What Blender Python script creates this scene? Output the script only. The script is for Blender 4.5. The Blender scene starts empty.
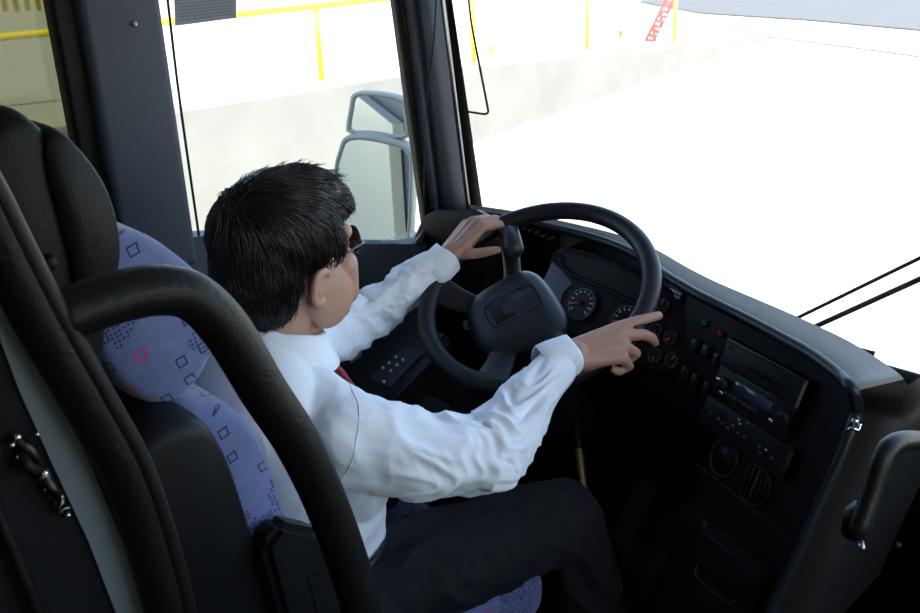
import bpy, bmesh, math, random
from mathutils import Vector, Matrix, noise
from mathutils.bvhtree import BVHTree
random.seed(7)
S = bpy.context.scene
COL = S.collection
V = Vector
R = math.radians
PI = math.pi

# ------------------------------------------------------------------ camera model (standing in the aisle, behind and right of the driver)
CAM = V((1.36936, -0.84515, 1.72125)); YAW = R(48.2284); PIT = R(21.4699); ROL = R(-2.4115); FPX = 970.51
fw = V((-math.sin(YAW)*math.cos(PIT), math.cos(YAW)*math.cos(PIT), -math.sin(PIT)))
r0 = V((math.cos(YAW), math.sin(YAW), 0)); u0 = r0.cross(fw)
rt = r0*math.cos(ROL)+u0*math.sin(ROL); up = -r0*math.sin(ROL)+u0*math.cos(ROL)
def ray(x, y): return fw*FPX+rt*(x-460)+up*(306.5-y)
def at(x, y, ax, v):
    d = ray(x, y); return CAM+d*((v-CAM[ax])/d[ax])
def onplane(x, y, P0, n):
    d = ray(x, y); return CAM+d*((P0-CAM).dot(n)/d.dot(n))

# ------------------------------------------------------------------ materials
def mat(name, col, rough=.5, metal=0., bump=0., bscale=200., emit=None, estr=1., coat=0., spec=.5, var=0., vscale=8., sheen=0., sss=0.):
    m = bpy.data.materials.new(name); m.use_nodes = True
    nt = m.node_tree; b = nt.nodes['Principled BSDF']
    b.inputs['Base Color'].default_value = (*col, 1); b.inputs['Roughness'].default_value = rough
    b.inputs['Metallic'].default_value = metal; b.inputs['Specular IOR Level'].default_value = spec
    b.inputs['Coat Weight'].default_value = coat; b.inputs['Sheen Weight'].default_value = sheen
    if sss:
        b.inputs['Subsurface Weight'].default_value = sss; b.inputs['Subsurface Radius'].default_value = (.02, .008, .004); b.inputs['Subsurface Scale'].default_value = .4
    if emit: b.inputs['Emission Color'].default_value = (*emit, 1); b.inputs['Emission Strength'].default_value = estr
    tc = nt.nodes.new('ShaderNodeTexCoord')
    if var:
        n = nt.nodes.new('ShaderNodeTexNoise'); n.inputs['Scale'].default_value = vscale; n.inputs['Detail'].default_value = 6
        nt.links.new(tc.outputs['Object'], n.inputs['Vector'])
        mx = nt.nodes.new('ShaderNodeMix'); mx.data_type = 'RGBA'
        mx.inputs['A'].default_value = (*[c*(1-var) for c in col], 1); mx.inputs['B'].default_value = (*[min(1, c*(1+var)) for c in col], 1)
        nt.links.new(n.outputs['Fac'], mx.inputs['Factor']); nt.links.new(mx.outputs['Result'], b.inputs['Base Color'])
    if bump:
        n = nt.nodes.new('ShaderNodeTexNoise'); n.inputs['Scale'].default_value = bscale; n.inputs['Detail'].default_value = 3
        nt.links.new(tc.outputs['Object'], n.inputs['Vector'])
        bp = nt.nodes.new('ShaderNodeBump'); bp.inputs['Strength'].default_value = bump; bp.inputs['Distance'].default_value = .002
        nt.links.new(n.outputs['Fac'], bp.inputs['Height']); nt.links.new(bp.outputs['Normal'], b.inputs['Normal'])
    return m
def glassmat(name, tint, refl=.05):
    m = bpy.data.materials.new(name); m.use_nodes = True; nt = m.node_tree; nt.nodes.clear()
    o = nt.nodes.new('ShaderNodeOutputMaterial'); t = nt.nodes.new('ShaderNodeBsdfTransparent'); g = nt.nodes.new('ShaderNodeBsdfGlossy')
    t.inputs['Color'].default_value = (*tint, 1); g.inputs['Roughness'].default_value = .02
    lw = nt.nodes.new('ShaderNodeFresnel'); lw.inputs['IOR'].default_value = 1.3
    mx = nt.nodes.new('ShaderNodeMixShader')
    nt.links.new(lw.outputs['Fac'], mx.inputs['Fac']); nt.links.new(t.outputs['BSDF'], mx.inputs[1]); nt.links.new(g.outputs['BSDF'], mx.inputs[2])
    nt.links.new(mx.outputs['Shader'], o.inputs['Surface'])
    return m
M = {}
M['plastic'] = mat('dash_plastic', (.006, .0065, .008), .45, spec=.2, bump=.25, bscale=900)
M['trim'] = mat('dash_soft_trim', (.010, .012, .016), .36, bump=.1, spec=.35, bscale=900)
M['face'] = mat('face_plastic', (.003, .003, .004), .55, spec=.2, bump=.1, bscale=700)
M['pad'] = mat('lit_dash_pad', (.27, .245, .19), .5, bump=.3, bscale=900)  # warm pale colour stands in for daylight falling on the pad
M['side'] = mat('console_side', (.012, .0115, .011), .45, spec=.2, bump=.2, bscale=700)
M['pillar'] = mat('pillar_grey', (.052, .062, .082), .6, bump=.15, bscale=800, var=.08)
M['rubber'] = mat('black_rubber', (.005, .005, .0055), .6, spec=.3)
M['leather'] = mat('black_leather', (.007, .007, .0075), .42, spec=.16, bump=.35, bscale=320, var=.3, vscale=14)
M['padtube'] = mat('padded_rail', (.007, .007, .0068), .42, spec=.2, bump=.5, bscale=140, var=.35, vscale=30)
M['shell'] = mat('seat_shell', (.009, .009, .010), .42, spec=.22, bump=.2, bscale=600)
M['greystrip'] = mat('grey_strip', (.15, .175, .205), .6, bump=.1, bscale=500, var=.1, vscale=20)
M['darkpanel'] = mat('dark_panel', (.006, .0065, .009), .7, spec=.2, bump=.3, bscale=300)
M['chrome'] = mat('chrome', (.75, .74, .7), .18, 1.)
M['steel'] = mat('steel', (.4, .4, .4), .35, 1.)
M['brass'] = mat('dull_brass', (.24, .19, .09), .45, 1.)
M['darkmetal'] = mat('dark_metal', (.06, .056, .05), .4, 1.)
M['skin'] = mat('skin', (.44, .245, .175), .48, bump=.25, bscale=260, var=.14, vscale=26, sss=.12)
M['hair'] = mat('dark_hair', (.016, .011, .009), .36, var=.6, vscale=60)
M['shirt'] = mat('white_shirt', (.80, .82, .86), .75, bump=.12, bscale=900, sheen=.1)
M['trousers'] = mat('dark_trousers', (.010, .010, .012), .85, spec=.25, bump=.3, bscale=700)
M['belt'] = mat('belt_leather', (.008, .008, .009), .4)
M['tie'] = mat('red_tie', (.30, .015, .03), .6, bump=.2, bscale=900)
M['lens'] = mat('dark_lens', (.01, .01, .012), .05, coat=.6)
M['wheel'] = mat('wheel_leather', (.009, .0095, .012), .42, spec=.3, bump=.3, bscale=500)
M['hub'] = mat('wheel_hub', (.011, .014, .019), .42, spec=.4, bump=.25, bscale=800)
M['dial'] = mat('dial_black', (.005, .005, .006), .4, spec=.2)
M['dialring'] = mat('dial_ring', (.025, .025, .028), .35, spec=.3)
M['mark'] = mat('dial_marks', (.55, .57, .6), .6)
M['needle'] = mat('red_needle', (.75, .05, .03), .5)
M['screen'] = mat('blue_screen', (.03, .045, .10), .15)
M['visorglass'] = mat('display_glass', (.008, .008, .009), .55, spec=.2)
M['reflpanel'] = mat('bezel_reflection', (.10, .115, .16), .12)  # blue-grey reflection put into the base colour
M['red'] = mat('red_lamp', (.5, .01, .01), .3)
M['green'] = mat('green_lamp', (.01, .12, .05), .3)
M['button'] = mat('button_grey', (.06, .06, .065), .4)
M['floor'] = mat('floor_carpet', (.02, .024, .034), .9, spec=.2, bump=.6, bscale=400, var=.6, vscale=160)
M['roof'] = mat('roof_lining', (.42, .42, .43), .8)
M['body'] = mat('bus_paint', (.35, .34, .25), .3)
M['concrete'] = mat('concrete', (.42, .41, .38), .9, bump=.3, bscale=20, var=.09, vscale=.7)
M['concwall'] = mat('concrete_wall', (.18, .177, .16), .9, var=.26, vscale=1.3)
M['asphalt'] = mat('asphalt', (.085, .088, .09), .9, var=.12, vscale=3)
M['asphalt2'] = mat('asphalt_light', (.20, .205, .20), .9, var=.10, vscale=2)
M['yellow'] = mat('yellow_paint', (.80, .62, .02), .4)
M['redsleeve'] = mat('red_sleeve', (.80, .07, .06), .5)
M['white'] = mat('white_print', (.85, .8, .78), .6)
M['mirrorhouse'] = mat('mirror_housing', (.24, .26, .23), .5)
M['mirror'] = mat('mirror_glass', (.85, .87, .86), .02, 1.)
M['paper'] = mat('printed_sheet', (.30, .32, .36), .7)
M['ink'] = mat('grey_print', (.10, .11, .13), .7)
M['tag'] = mat('tag_paper', (.45, .44, .48), .7)
M['bag'] = mat('pedal_rubber', (.05, .05, .052), .6, spec=.3, bump=.3, bscale=200)
M['weed'] = mat('dry_weed', (.30, .33, .15), .9)
M['glass'] = glassmat('clear_glass', (.96, .98, .97))
M['tint'] = glassmat('tinted_glass', (.30, .31, .24))

def fence_mat():
    m = mat('slatted_fence', (.40, .37, .17), .8); nt = m.node_tree; b = nt.nodes['Principled BSDF']
    tc = nt.nodes.new('ShaderNodeTexCoord'); w = nt.nodes.new('ShaderNodeTexWave'); w.wave_type = 'BANDS'; w.bands_direction = 'Y'
    w.inputs['Scale'].default_value = 1.1; w.inputs['Distortion'].default_value = .6
    nt.links.new(tc.outputs['Object'], w.inputs['Vector'])
    mx = nt.nodes.new('ShaderNodeMix'); mx.data_type = 'RGBA'; mx.inputs['A'].default_value = (.16, .15, .08, 1); mx.inputs['B'].default_value = (.60, .55, .30, 1)
    nt.links.new(w.outputs['Fac'], mx.inputs['Factor']); nt.links.new(mx.outputs['Result'], b.inputs['Base Color'])
    return m
M['fence'] = fence_mat()

def fabric_mat():
    """blue moquette with outlined navy squares, a few red ones and fields of small dots"""
    m = mat('seat_moquette', (.2, .24, .5), .9, sheen=.3); nt = m.node_tree; b = nt.nodes['Principled BSDF']
    N = lambda t: nt.nodes.new(t)
    L = nt.links.new
    def math_(op, a, b_=None, c=None):
        n = N('ShaderNodeMath'); n.operation = op
        for i, x in enumerate((a, b_, c)):
            if x is None: continue
            if isinstance(x, (int, float)): n.inputs[i].default_value = x
            else: L(x, n.inputs[i])
        return n.outputs[0]
    tc = N('ShaderNodeTexCoord'); sp = N('ShaderNodeSeparateXYZ'); L(tc.outputs['Object'], sp.inputs[0])
    u = math_('ADD', sp.outputs[0], sp.outputs[1]); v = sp.outputs[2]
    v = math_('ADD', v, math_('MULTIPLY', sp.outputs[0], .12))
    ca, sa = math.cos(.25), math.sin(.25)
    uu = math_('ADD', math_('MULTIPLY', u, ca), math_('MULTIPLY', v, sa)); vv = math_('SUBTRACT', math_('MULTIPLY', v, ca), math_('MULTIPLY', u, sa))
    def cell(scale, sz, th, prob, seed):
        cu = math_('MULTIPLY', uu, scale); cv = math_('MULTIPLY', vv, scale)
        fu = math_('FLOOR', cu); fv = math_('FLOOR', cv)
        cb = N('ShaderNodeCombineXYZ'); L(fu, cb.inputs[0]); L(fv, cb.inputs[1]); cb.inputs[2].default_value = seed
        wn = N('ShaderNodeTexWhiteNoise'); L(cb.outputs[0], wn.inputs['Vector'])
        sc = N('ShaderNodeSeparateColor'); L(wn.outputs['Color'], sc.inputs[0])
        jx = math_('MULTIPLY', math_('SUBTRACT', sc.outputs[0], .5), .34); jy = math_('MULTIPLY', math_('SUBTRACT', sc.outputs[1], .5), .34)
        ax = math_('ABSOLUTE', math_('SUBTRACT', math_('SUBTRACT', math_('FRACT', cu), .5), jx))
        ay = math_('ABSOLUTE', math_('SUBTRACT', math_('SUBTRACT', math_('FRACT', cv), .5), jy))
        d = math_('MAXIMUM', ax, ay)
        f = math_('LESS_THAN', d, sz)
        if th: f = math_('MULTIPLY', f, math_('GREATER_THAN', d, sz-th))
        return math_('MULTIPLY', f, math_('LESS_THAN', sc.outputs[2], prob)), sc.outputs[2]
    sq, rnd = cell(24, .19, .065, .72, 1.)
    red = math_('MULTIPLY', sq, math_('LESS_THAN', rnd, .10))
    dots, _ = cell(150, .30, 0, .8, 4.)
    nz = N('ShaderNodeTexNoise'); nz.inputs['Scale'].default_value = 7.; L(tc.outputs['Object'], nz.inputs['Vector'])
    dm = math_('GREATER_THAN', nz.outputs['Fac'], .56)
    dots = math_('MULTIPLY', dots, dm)
    n2 = N('ShaderNodeTexNoise'); n2.inputs['Scale'].default_value = 60; n2.inputs['Detail'].default_value = 5; L(tc.outputs['Object'], n2.inputs['Vector'])
    def mix(f, a, b_):
        x = N('ShaderNodeMix'); x.data_type = 'RGBA'; L(f, x.inputs['Factor'])
        for s_, val in (('A', a), ('B', b_)):
            if isinstance(val, tuple): x.inputs[s_].default_value = (*val, 1)
            else: L(val, x.inputs[s_])
        return x.outputs['Result']
    c = mix(n2.outputs['Fac'], (.085, .11, .25), (.17, .195, .36))
    c = mix(dots, c, (.03, .03, .10)); c = mix(sq, c, (.02, .02, .08)); c = mix(red, c, (.55, .03, .10))
    L(c, b.inputs['Base Color'])
    return m
M['fabric'] = fabric_mat()

# ------------------------------------------------------------------ object helpers
ORG = {}
def tag(o, label=None, cat=None, group=None, kind=None):
    if label: o['label'] = label
    if cat: o['category'] = cat
    if group: o['group'] = group
    if kind: o['kind'] = kind
    return o
def empty(name, loc, label, cat, group=None):
    o = bpy.data.objects.new(name, None); COL.objects.link(o); o.location = loc; o.empty_display_size = .05
    ORG[o.name] = V(loc); return tag(o, label, cat, group)
def addmesh(name, me, m, parent=None, loc=None, smooth=True):
    """mesh data given in world coordinates; the origin becomes the thing's base"""
    o = bpy.data.objects.new(name, me)
    org = ORG[parent.name] if parent else (V(loc) if loc is not None else V((0, 0, 0)))
    me.transform(Matrix.Translation(-org))
    if m and not me.materials: me.materials.append(m)
    COL.objects.link(o); ORG[o.name] = org
    if parent: o.parent = parent
    else: o.location = org
    if smooth and len(me.polygons): me.polygons.foreach_set('use_smooth', [True]*len(me.polygons))
    return o
class MB:
    """collects shapes into one mesh"""
    def __init__(s): s.v = []; s.f = []
    def add(s, vs, fs, mtx=None):
        k = len(s.v); s.v += [(mtx @ V(p)) if mtx else V(p) for p in vs]; s.f += [tuple(i+k for i in f) for f in fs]; return s
    def bm(s, b, mtx=None):
        b.verts.ensure_lookup_table(); b.verts.index_update()
        s.add([v.co.copy() for v in b.verts], [[v.index for v in f.verts] for f in b.faces], mtx); b.free(); return s
    def box(s, c, size, bev=0., rot=None, seg=2):
        b = bmesh.new(); bmesh.ops.create_cube(b, size=1.)
        for v in b.verts: v.co = V((v.co.x*size[0], v.co.y*size[1], v.co.z*size[2]))
        if bev: bmesh.ops.bevel(b, geom=b.edges[:], offset=bev, segments=seg, affect='EDGES', profile=.5)
        m = Matrix.Translation(V(c)) @ (rot.to_4x4() if rot else Matrix.Identity(4)); return s.bm(b, m)
    def frame_box(s, o, X, Y, Z, size, bev=0., seg=2):
        rot = Matrix((V(X).normalized(), V(Y).normalized(), V(Z).normalized())).transposed(); return s.box(o, size, bev, rot, seg)
    def tube(s, pts, r, seg=16, caps=True, smooth=4, closed=False, flat=None):
        pts = [V(p) for p in pts]
        rr = r if isinstance(r, (list, tuple)) else [r]*len(pts)
        if smooth > 1: pts, rr = catmull(pts, rr, smooth, closed)
        n = len(pts); k = len(s.v); prev = None
        for i, p in enumerate(pts):
            if closed: t = (pts[(i+1) % n]-pts[i-1])
            else: t = pts[min(i+1, n-1)]-pts[max(i-1, 0)]
            t.normalize()
            if prev is None:
                a = t.orthogonal().normalized()
                if flat is not None: a = (V(flat)-t*V(flat).dot(t)).normalized()
            else: a = (prev-t*prev.dot(t)).normalized()
            prev = a; b = t.cross(a)
            for j in range(seg):
                th = 2*PI*j/seg; s.v.append(p+(a*math.cos(th)+b*math.sin(th))*rr[i])
        for i in range(n if closed else n-1):
            i2 = (i+1) % n
            for j in range(seg):
                j2 = (j+1) % seg; s.f.append((k+i*seg+j, k+i*seg+j2, k+i2*seg+j2, k+i2*seg+j))
        if caps and not closed:
            for e, i in ((-1, 0), (1, n-1)):
                t = (pts[i]-pts[i-e]).normalized(); base = k+i*seg; q = len(s.v); c = pts[i]
                for j in range(seg): s.v.append(c+(s.v[base+j]-c)*.7+t*rr[i]*.5)
                s.v.append(c+t*rr[i]*.7)
                for j in range(seg):
                    j2 = (j+1) % seg; s.f.append((base+j, base+j2, q+j2, q+j)); s.f.append((q+j, q+j2, q+seg))
        return s
    def cyl(s, a, b, ra, rb=None, seg=24):
        a = V(a); b = V(b); rb = ra if rb is None else rb; t = (b-a).normalized(); x = t.orthogonal().normalized(); y = t.cross(x); k = len(s.v)
        for p, r in ((a, ra), (b, rb)):
            for j in range(seg): th = 2*PI*j/seg; s.v.append(p+(x*math.cos(th)+y*math.sin(th))*r)
        for j in range(seg): j2 = (j+1) % seg; s.f.append((k+j, k+j2, k+seg+j2, k+seg+j))
        s.f.append(tuple(k+j for j in reversed(range(seg)))); s.f.append(tuple(k+seg+j for j in range(seg))); return s
    def sph(s, c, r, sub=3, rot=None):
        b = bmesh.new(); bmesh.ops.create_icosphere(b, subdivisions=sub, radius=1.)
        if not isinstance(r, (tuple, list)): r = (r, r, r)
        m = Matrix.Translation(V(c)) @ (rot.to_4x4() if rot else Matrix.Identity(4)) @ Matrix.Diagonal((*r, 1)); return s.bm(b, m)
    def cone(s, a, b, ra, rb, seg=20):      # round cone
        a = V(a); b = V(b); s.sph(a, ra, 2 if ra < .02 else 3); s.sph(b, rb, 2 if rb < .02 else 3); return s.cyl(a, b, ra, rb, seg)
    def grid(s, rows, closed=False):
        k = len(s.v); n = len(rows); m = len(rows[0])
        for r in rows: s.v += [V(p) for p in r]
        for i in range(n-1):
            for j in range(m if closed else m-1):
                j2 = (j+1) % m; s.f.append((k+i*m+j, k+i*m+j2, k+(i+1)*m+j2, k+(i+1)*m+j))
        return s
    def ring(s, c, X, Y, R_, r, seg=48, ts=10, a0=0, a1=2*PI):
        c = V(c); full = abs(a1-a0-2*PI) < 1e-6; n = seg
        pts = [c+V(X)*math.cos(a0+(a1-a0)*i/(n if full else n-1))*R_+V(Y)*math.sin(a0+(a1-a0)*i/(n if full else n-1))*R_ for i in range(n)]
        return s.tube(pts, r, ts, smooth=1, closed=full)
    def mesh(s, name):
        me = bpy.data.meshes.new(name); me.from_pydata([tuple(v) for v in s.v], [], s.f); me.update()
        b = bmesh.new(); b.from_mesh(me); bmesh.ops.recalc_face_normals(b, faces=b.faces[:]); b.to_mesh(me); b.free(); return me
    def build(s, name, m, parent=None, loc=None, smooth=True, angle=None):
        o = addmesh(name, s.mesh(name), m, parent, loc, smooth)
        if smooth and angle: sharp(o.data, angle)
        return o
def sharp(me, ang):
    b = bmesh.new(); b.from_mesh(me)
    for e in b.edges:
        if len(e.link_faces) == 2 and e.calc_face_angle(0) > R(ang): e.smooth = False
    b.to_mesh(me); b.free()
def catmull(p, r, k, closed=False):
    n = len(p); o = []; q = []
    for i in range(n if closed else n-1):
        g = (lambda a: a % n) if closed else (lambda a: max(0, min(n-1, a)))
        a, b, c, d = (p[g(i-1)], p[g(i)], p[g(i+1)], p[g(i+2)])
        for j in range(k):
            t = j/k; o.append(.5*((2*b)+(c-a)*t+(2*a-5*b+4*c-d)*t*t+(-a+3*b-3*c+d)*t**3)); q.append(r[g(i)]*(1-t)+r[g(i+1)]*t)
    if not closed: o.append(p[-1]); q.append(r[-1])
    return o, q
def voxel(mb, name, size, iters=8, fac=.5):
    """fuse overlapping shapes into one continuous skin"""
    me = mb.mesh(name+'_src'); o = bpy.data.objects.new('tmp_src', me); COL.objects.link(o)
    md = o.modifiers.new('r', 'REMESH'); md.mode = 'VOXEL'; md.voxel_size = size; md.adaptivity = 0
    if iters:
        sm = o.modifiers.new('s', 'SMOOTH'); sm.factor = fac; sm.iterations = iters
    dg = bpy.context.evaluated_depsgraph_get(); ev = o.evaluated_get(dg)
    out = bpy.data.meshes.new_from_object(ev); out.name = name; out.materials.clear()
    bpy.data.objects.remove(o); bpy.data.meshes.remove(me); return out
def displace(me, fn):
    ns = [v.normal.copy() for v in me.vertices]
    for v, n in zip(me.vertices, ns):
        d = fn(v.co, n)
        if d: v.co += n*d
    me.update()

# ================================================================== OUTSIDE
GZ = -.9
def struct(name, mb, m, smooth=False, loc=(0, 0, 0)): o = mb.build(name, m, None, loc, smooth); o['kind'] = 'structure'; return o
g = MB(); g.add([(-80, -40, GZ), (60, -40, GZ), (60, 90, GZ), (-80, 90, GZ)], [(0, 1, 2, 3)])
struct('ground', g, M['concrete'])
A = at(620, 92, 2, GZ); B = at(775, 38, 2, GZ); dw = (B-A).normalized(); nw = V((-dw.y, dw.x, 0))   # nw points away from the bus
tops = [V(t) for t in ((-6.30, 1.0, .33), (-6.70, 3.16, .27), (-7.3, 6.0, .15), (-7.7, 7.65, .04), (-8.46, 11.04, -.23), (-9.36, 15.01, -.56), (-10.33, 19.32, GZ+.01))]
P0 = V((-6.0, -8, .60)); tops = [P0]+tops
g = MB()
n = len(tops)
fr = tops; bk = [t-nw*-.28 for t in tops]
rows = [[V((t.x, t.y, GZ-.05)) for t in fr], [t+V((0, 0, 0)) for t in fr], [t+nw*.28 for t in fr], [V((t.x, t.y, GZ-.05))+nw*.28 for t in fr]]
g.grid(rows)
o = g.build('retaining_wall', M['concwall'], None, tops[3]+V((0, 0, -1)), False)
tag(o, 'long low pale concrete retaining wall tapering down to the far right', 'wall')
def plat(x, y):    # height of the sloping concrete platform behind the wall
    y_ = y
    for a, b in zip(tops[:-1], tops[1:]):
        if a.y <= y_ <= b.y: return a.z+(b.z-a.z)*(y_-a.y)/(b.y-a.y)-.03
    return tops[0].z if y_ < tops[0].y else GZ-.02
g = MB(); rows = []
for t in tops: rows.append([t+nw*.27-V((0, 0, .03)), V((-30, t.y+2, t.z-.03)), V((-80, t.y+4, t.z-.03))])
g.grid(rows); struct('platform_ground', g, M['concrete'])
def onplat(px, py):
    z = 0
    for _ in range(30): p = at(px, py, 2, z); z = .5*z+.5*plat(p.x, p.y)
    return p
# asphalt bands far right
g = MB(); q = [at(640, 2, 2, GZ+.03), at(700, 13, 2, GZ+.03), at(810, 20, 2, GZ+.03), at(920, 30, 2, GZ+.03), at(1150, 55, 2, GZ+.03)]
g.grid([[p for p in q], [p+V((-30, 45, 0)) for p in q]]); struct('road', g, M['asphalt'])
g = MB(); q = [(600, 12), (700, 20), (800, 27), (775, 38), (700, 44), (640, 36)]
q = [V((-10.6, 19.4, GZ+.02)), V((-6.0, 17.6, GZ+.02)), V((-8.7, 21.6, GZ+.02)), V((-15.5, 23.0, GZ+.02))]
g.add(q, [(0, 1, 2, 3)]); struct('road_apron', g, M['asphalt2'])
g = MB(); q = [V((-11.0, 19.0, -.42)), V((-9.7, 14.0, -.40)), V((-13.5, 10.5, -.05)), V((-30, 14.0, .05)), V((-26, 24, -.2))]
# yellow railing: posts on the platform, one thing
rl = empty('safety_railing', onplat(322, 80), 'long yellow tubular safety railing standing on the concrete platform outside', 'railing')
bases = [onplat(322, 80), onplat(474, 62), onplat(587, 50), onplat(674, 42)]
RZ = 1.72-1.12*(1.37-bases[0].x)/13.42
dl = V((.02, -1, .0))
more = [at(165, 22, 2, RZ), at(62, 31, 2, RZ), at(0, 37, 2, RZ)]
more = [more[0], more[1], more[2], more[2]+(more[2]-more[0])*2]
hgt = RZ-bases[0].z
foot = bases+[V((p.x, p.y, plat(p.x, p.y))) for p in (more[0]+(more[0]-bases[0])*0, more[3])]
for k, b in enumerate(foot):
    if k == 4: continue
    MB().cyl(b-V((0, 0, .05)), V((b.x, b.y, RZ if k > 3 else b.z+hgt+(.14 if k else 0))), .035).build('post', M['yellow'], rl)
rail = [more[3], more[2], more[1], more[0]]+[b+V((0, 0, hgt+(.14 if k_ else 0))) for k_, b in enumerate(bases)]+[bases[3]+V((.5, 1.6, hgt-.05))]
MB().tube(rail, .035, 12).build('top_rail', M['yellow'], rl)
# fence on the far side
fb = [V((-26.2, 4, .0)), V((-26.15, 8.1, -.12)), V((-26.15, 10.6, -.16)), V((-26.1, 12.2, -.2)), V((-26.3, -12, .2))]
fb.sort(key=lambda p: p.y)
g = MB(); g.grid([[p-V((0, 0, .4)) for p in fb], [p+V((0, 0, 2.6)) for p in fb], [p+V((-.08, 0, 2.6)) for p in fb], [p+V((-.08, 0, -.4)) for p in fb]])
o = g.build('slatted_fence', M['fence'], None, fb[1], False); tag(o, 'olive vertical slatted fence standing far behind the yellow railing', 'fence')
# red sleeve leaning against the railing
pb = onplat(642, 41)+V((.25, -.1, 0))
tp = pb+V((0, 0, 0)); d = ray(668, 4); s_ = (pb-CAM).length/d.length*.99; tp = CAM+d*s_; ax = (tp-pb).normalized()
rs = empty('red_sleeve', pb, 'red cylindrical sleeve with white lettering leaning by a yellow post outside', 'bollard')
MB().tube([pb+ax*.02, pb+ax*.9], .105, 24, smooth=1).build('sleeve', M['redsleeve'], rs)
cdir = (CAM-pb); cdir = (cdir-ax*cdir.dot(ax)).normalized(); sd = ax.cross(cdir)
g = MB()
for i, t in enumerate([x*.105+.12 for x in range(7)]):
    for k in (-1, 0, 1):
        if (i+k) % 3 == 1: continue
        an = k*.45+.15; nrm = cdir*math.cos(an)+sd*math.sin(an); ta = nrm.cross(ax)
        MB().frame_box(pb+ax*(t+.01*k)+nrm*.1055, ta, ax, nrm, (.016 if (i+k) % 2 else .034, .055 if (i+k) % 2 else .018, .003)).build('letter_mark', M['white'], rs, smooth=False)
# weeds at the wall
for k, (px, py) in enumerate([(492, 58), (620, 44)]):
    b = onplat(px, py); g = MB()
    for i in range(26):
        a = random.uniform(0, 2*PI); l = random.uniform(.15, .5); r_ = random.uniform(.03, .16)
        g.tube([b+V((0, 0, -.02)), b+V((math.cos(a)*r_*.4, math.sin(a)*r_*.4, l*.6)), b+V((math.cos(a)*r_, math.sin(a)*r_, l))], [.006, .005, .002], 4, smooth=2)
    o = g.build('weed', M['weed'], None, b)
    tag(o, ['thin dry weed growing on the platform just right of the black pillar', 'thin dry weed growing on the platform left of the red sleeve'][k], 'weed')

# ================================================================== BUS SHELL
WX = -.58
def wsy(x, z): return .975-.168*(z-.966)+.16*(1-((x-.68)/1.26)**2)
g = MB(); g.box((.68, -1.4, -.03), (2.6, 5.2, .06)); struct('floor', g, M['floor'])
g = MB(); g.box((.68, -1.55, 2.06), (2.6, 5.0, .05)); struct('ceiling', g, M['roof'])
# left wall below the windows: sill dips forward
g = MB()
sill = [(-4.0, 1.10), (-.07, 1.10), (.10, 1.10), (.25, 1.075), (.50, .985), (.72, .93), (1.05, .90)]
rows = [[V((-.56, y, 0)) for y, z in sill], [V((-.56, y, z)) for y, z in sill], [V((-.62, y, z)) for y, z in sill], [V((-.62, y, -.7)) for y, z in sill]]
g.grid(rows); struct('wall_left', g, M['pillar'])
g = MB(); g.box((-.59, -1.5, 1.98), (.06, 5.0, .14)); g.box((1.96, -1.5, 1.98), (.06, 5.0, .14)); struct('trim_1', g, M['pillar'])
g = MB(); g.box((1.96, -1.5, .45), (.06, 5.0, .9)); g.box((1.96, -.35, 1.4), (.06, .16, 1.1)); g.box((1.96, -2.2, 1.4), (.06, .16, 1.1)); struct('wall_right', g, M['pillar'])
g = MB(); g.box((.68, -4.05, 1.0), (2.6, .06, 2.1)); struct('wall_back', g, M['darkpanel'])
g = MB(); rows = [[], [], [], []]
for i in range(13):
    x = -.6+2.56*i/12; y = wsy(x, .76)
    rows[0].append(V((x, y+.02, 0))); rows[1].append(V((x, y+.02, .735))); rows[2].append(V((x, y+.06, .735))); rows[3].append(V((x, y+.06, -.7)))
g.grid(rows); struct('wall_front', g, M['darkpanel'])
g = MB(); g.box((-.66, -6.5, .75), (.06, 13, 2.9)); g2 = g
fl = MB(); fl.box((-.655, -8.1, .70), (.05, 8, 3.0)); fl.box((-.655, -2.2, .0), (.05, 4.0, 1.9)); struct('wall_outside', fl, M['body'])
# B pillar (between the driver's window and the tinted one)
g = MB()
for (a, b, t) in [(-.088, .078, 0)]:
    g.box((-.545, (a+b)/2, 1.55), (.07, b-a, 1.0), .018, seg=4)
o = struct('trim_2', g, M['pillar'], True)
g = MB(); g.box((-.565, -.105, 1.55), (.05, .045, 1.0), .008); struct('trim_3', g, M['rubber'], True)
# A pillar leaning back with its rubber seal
def slant(ya0, ya1, yb0, yb1, x0, x1, z0=.86, z1=2.03, bev=0):
    # ya*: y range at z=.98, yb*: y range at z=1.55
    f = lambda y0, y1, z: y0+(y1-y0)*(z-.98)/.57
    b = bmesh.new(); vs = []
    for z in (z0, z1):
        for x, y in ((x0, f(ya0, yb0, z)), (x1, f(ya0, yb0, z)), (x1, f(ya1, yb1, z)), (x0, f(ya1, yb1, z))): vs.append(b.verts.new((x, y, z)))
    for f_ in ((0, 1, 2, 3), (4, 5, 6, 7), (0, 1, 5, 4), (1, 2, 6, 5), (2, 3, 7, 6), (3, 0, 4, 7)): b.faces.new([vs[i] for i in f_])
    if bev: bmesh.ops.bevel(b, geom=b.edges[:], offset=bev, segments=4, affect='EDGES')
    return MB().bm(b)
struct('trim_4', slant(.792, .905, .740, .840, -.61, -.525, bev=.02), M['pillar'], True)
struct('trim_5', slant(.905, .925, .842, .862, -.61, -.545, bev=.005), M['steel'], True)
struct('trim_6', slant(.925, .975, .862, .885, -.63, -.55, bev=.006), M['rubber'], True)
struct('trim_7', slant(.778, .792, .722, .737, -.60, -.56, bev=.004), M['rubber'], True)
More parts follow.
